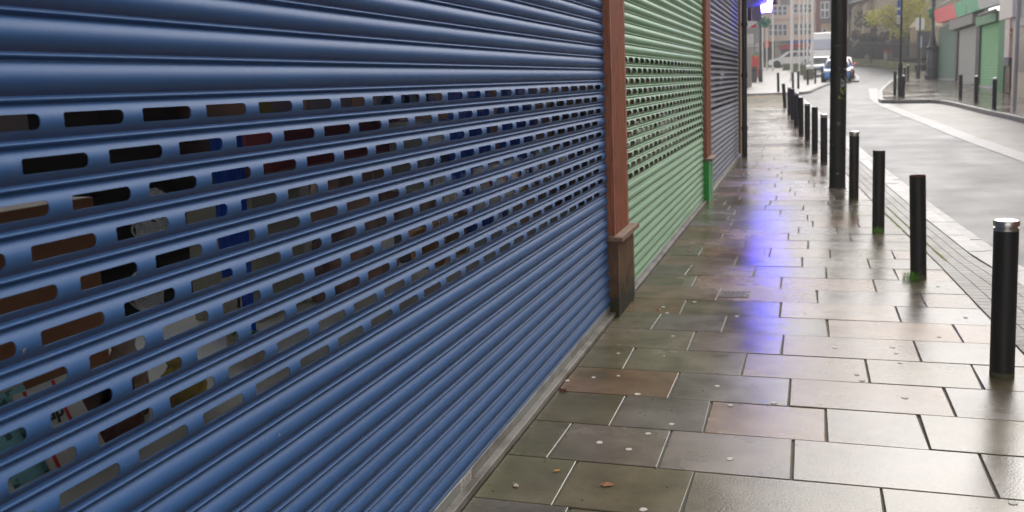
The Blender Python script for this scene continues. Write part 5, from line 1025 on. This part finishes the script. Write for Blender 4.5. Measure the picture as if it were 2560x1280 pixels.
far_shutter(ys[0], ys[1], (.17, .28, .22), zt1, 'dark grey green closed shutter, farthest of the three across the road', 'grey_green_shutter'); far_shutter(ys[2], ys[3], (.50, .50, .48), zt2, 'light grey closed shutter between the two green ones across the road', 'grey_shutter'); far_shutter(ys[4], ys[5], (.30, .62, .34), zt3, 'pale green closed shutter next to the bright green post across the road', 'pale_green_shutter')
MB().box(XR - .12, XR + .24, ys[7], ys[6], gz(ys[7]) - .05, atX(2510, 45, XR).z).build('green_post', mat('post_green', (.02, .20, .055), .5), t)
MB().box(XR - .1, XR + .2, ys[2], ys[1], gz(ys[1]) - .05, 3.6).build('dark_post', mat('post_dark', (.06, .06, .055), .6), t); MB().box(XR - .1, XR + .2, ys[4], ys[3], gz(ys[3]) - .05, 3.6).build('dark_post', mat('post_dark', (.06, .06, .055), .6), t)
MB().box(XR - .3, XR + .2, ys[3] - .1, ys[2] + 1.6, zt2 + .0, zt2 + .62).build('shutter_box', mat('box_grey', (.26, .25, .24), .6), t, bevel=.01); MB().box(XR - .25, XR + .2, ys[5] - .3, ys[4] + .2, zt3 + .0, zt3 + .42).build('shutter_box', mat('box_green', (.14, .30, .17), .6), t, bevel=.01)
fx = XR - .35; faz = lambda px, py: atX(px, py, fx)
def fas(nm, pa, pb, pc, pd, m):
    P_ = [faz(*q) for q in (pa, pb, pc, pd)]; P_ = [(fx, q.y, q.z) for q in P_]; B_ = [(fx + .3, y, z) for (_, y, z) in P_]
    MB().add(P_ + B_, [(0, 1, 2, 3), (7, 6, 5, 4), (0, 4, 5, 1), (1, 5, 6, 2), (2, 6, 7, 3), (3, 7, 4, 0)]).build(nm, m, t)
EZ = max(faz(2384, 8).z, faz(2330, 27).z) + .06
fas('fascia_board', (2330, 27), (2384, 8), (2391, 45), (2342, 58), mat('fascia_redboard', (.75, .05, .06), .5, col2=(.6, .3, .3), c2s=3, c2lo=.6, c2hi=.75)); fas('fascia_board', (2384.5, 8), (2440, -10), (2448, 24), (2391.5, 45), mat('fascia_greenboard', (.06, .42, .2), .5, col2=(.15, .1, .09), c2s=4, c2lo=.58, c2hi=.64)); fas('fascia_board', (2440.5, -10), (2504, -35), (2504, 8), (2448.5, 24), mat('fascia_greyboard', (.42, .45, .43), .5, col2=(.2, .35, .2), c2s=5, c2lo=.6, c2hi=.7))
MB().add([(fx + .02, ys[0] + 2.5, EZ + .07), (fx + .02, ys[7] - 1, EZ + .07), (XR + 4, ys[7] - 1, EZ + 2.4), (XR + 4, ys[0] + 2.5, EZ + 2.4), (fx + .02, ys[0] + 2.5, EZ), (fx + .02, ys[7] - 1, EZ), (XR + 4, ys[7] - 1, EZ + 2.3), (XR + 4, ys[0] + 2.5, EZ + 2.3)], [(0, 1, 2, 3), (7, 6, 5, 4), (0, 4, 5, 1), (1, 5, 6, 2), (2, 6, 7, 3), (3, 7, 4, 0)]).build('roof', mat('wet_roof', (.16, .15, .14), .3), t)
p = atX(2465, 33, XR - .6); tag(MB().tube([(XR - .6, p.y - 2, p.z), (XR - .6, p.y + 1.6, p.z)], .07).tube([(XR - .6, p.y, p.z), (XR - .1, p.y, p.z)], .03).build('sign_light', mat('matt_grey_tube', (.22, .21, .21), .8)), 'grey tubular trough light under the white fascia', 'light')
# brick shop at the frame edge, running back towards the viewer
t = thing('brick_shop', 'orange brick shop with cream window and white signs at the right edge', 'building'); e0 = YX(2521, 150)
MB().box(XR - .02, 16, -8, e0, -.3, 7).build('wall', brick_mat('orange_brick', (.5, .2, .11), (.42, .16, .09), (.25, .22, .2), 5), t)
a, b = YX(2523, 90), YX(2535, 90); MB().box(XR - .16, XR - .021, b, a, atX(2530, 143, XR).z, atX(2530, 40, XR).z).build('tall_sign', mat('white_red_sign', (.68, .64, .62), .5, col2=(.6, .25, .22), c2s=7, c2lo=.55, c2hi=.62), t)
MB().box(XR - .16, XR - .021, b, a, atX(2530, 165, XR).z, atX(2530, 144, XR).z).build('blue_plinth', mat('slate_blue', (.08, .10, .13), .5), t)
MB().box(XR - .10, XR - .021, b, a, atX(2530, 232, XR).z, atX(2530, 166, XR).z).build('brown_panel', mat('brown_door', (.12, .06, .04), .6, col2=(.25, .3, .2), c2s=3, c2lo=.55, c2hi=.6), t)
w0, w1 = YX(2546, 90), YX(2566, 90); MB().box(XR - .18, XR - .021, 20, w0, gz(w0) - .1, atX(2550, 66, XR).z).build('cream_shopfront', mat('cream_paint', (.55, .48, .37), .5), t); MB().box(XR - .2, XR - .181, 21, w0 - .5, gz(w0) + .9, atX(2550, 80, XR).z).build('shop_window', mat('tan_window', (.22, .17, .12), .3), t)
tag(MB().box(XR - .75, XR - .6, YX(2535, 20, XR - .7), YX(2502, 20, XR - .7), atX(2520, 46, XR - .7).z, atX(2520, -12, XR - .7).z + .3).build('shop_sign', mat('cream_sign', (.70, .67, .62), .5, var=.04)), 'large blank cream sign board over the bright green post', 'sign')
tag(MB().box(XR - .5, XR - .35, 22, YX(2536, 30, XR - .45), atX(2548, 66, XR - .45).z, atX(2548, 66, XR - .45).z + 2.2).build('shop_sign', mat('pale_grey_sign', (.50, .49, .48), .5, var=.12, scale=14)), 'pale grey patterned sign board over the cream shopfront', 'sign')
p = atY(2536, 277, 30.8); t = thing('sign_pole', 'thin galvanised pole standing at the right-hand kerb', 'pole', (p.x, 30.8, gz(30.8) + .045)); MB().lathe([(.05, 0), (.05, 4.3)], n=14).build('pole', mat('pale_galv', (.42, .44, .46), .45, .5), t, angle=40); MB().lathe([(.0, 4.34), (.055, 4.31), (.055, 4.29)], n=14, cap=False).build('cap', M['black'], t)
# ------------------------------------------------------------------ damp air
hz = MB().box(-45, 45, -12, 135, -1.6, 24).build('haze', None); hz.data.materials.clear()
hm = bpy.data.materials.new('damp_air'); hm.use_nodes = True; N = hm.node_tree.nodes; N.clear(); o_ = N.new('ShaderNodeOutputMaterial'); v_ = N.new('ShaderNodeVolumePrincipled'); v_.inputs['Color'].default_value = (.98, .98, .98, 1); v_.inputs['Density'].default_value = .0022; v_.inputs['Anisotropy'].default_value = 0; hm.node_tree.links.new(v_.outputs[0], o_.inputs['Volume'])
hz.data.materials.append(hm); hz['kind'] = 'stuff'
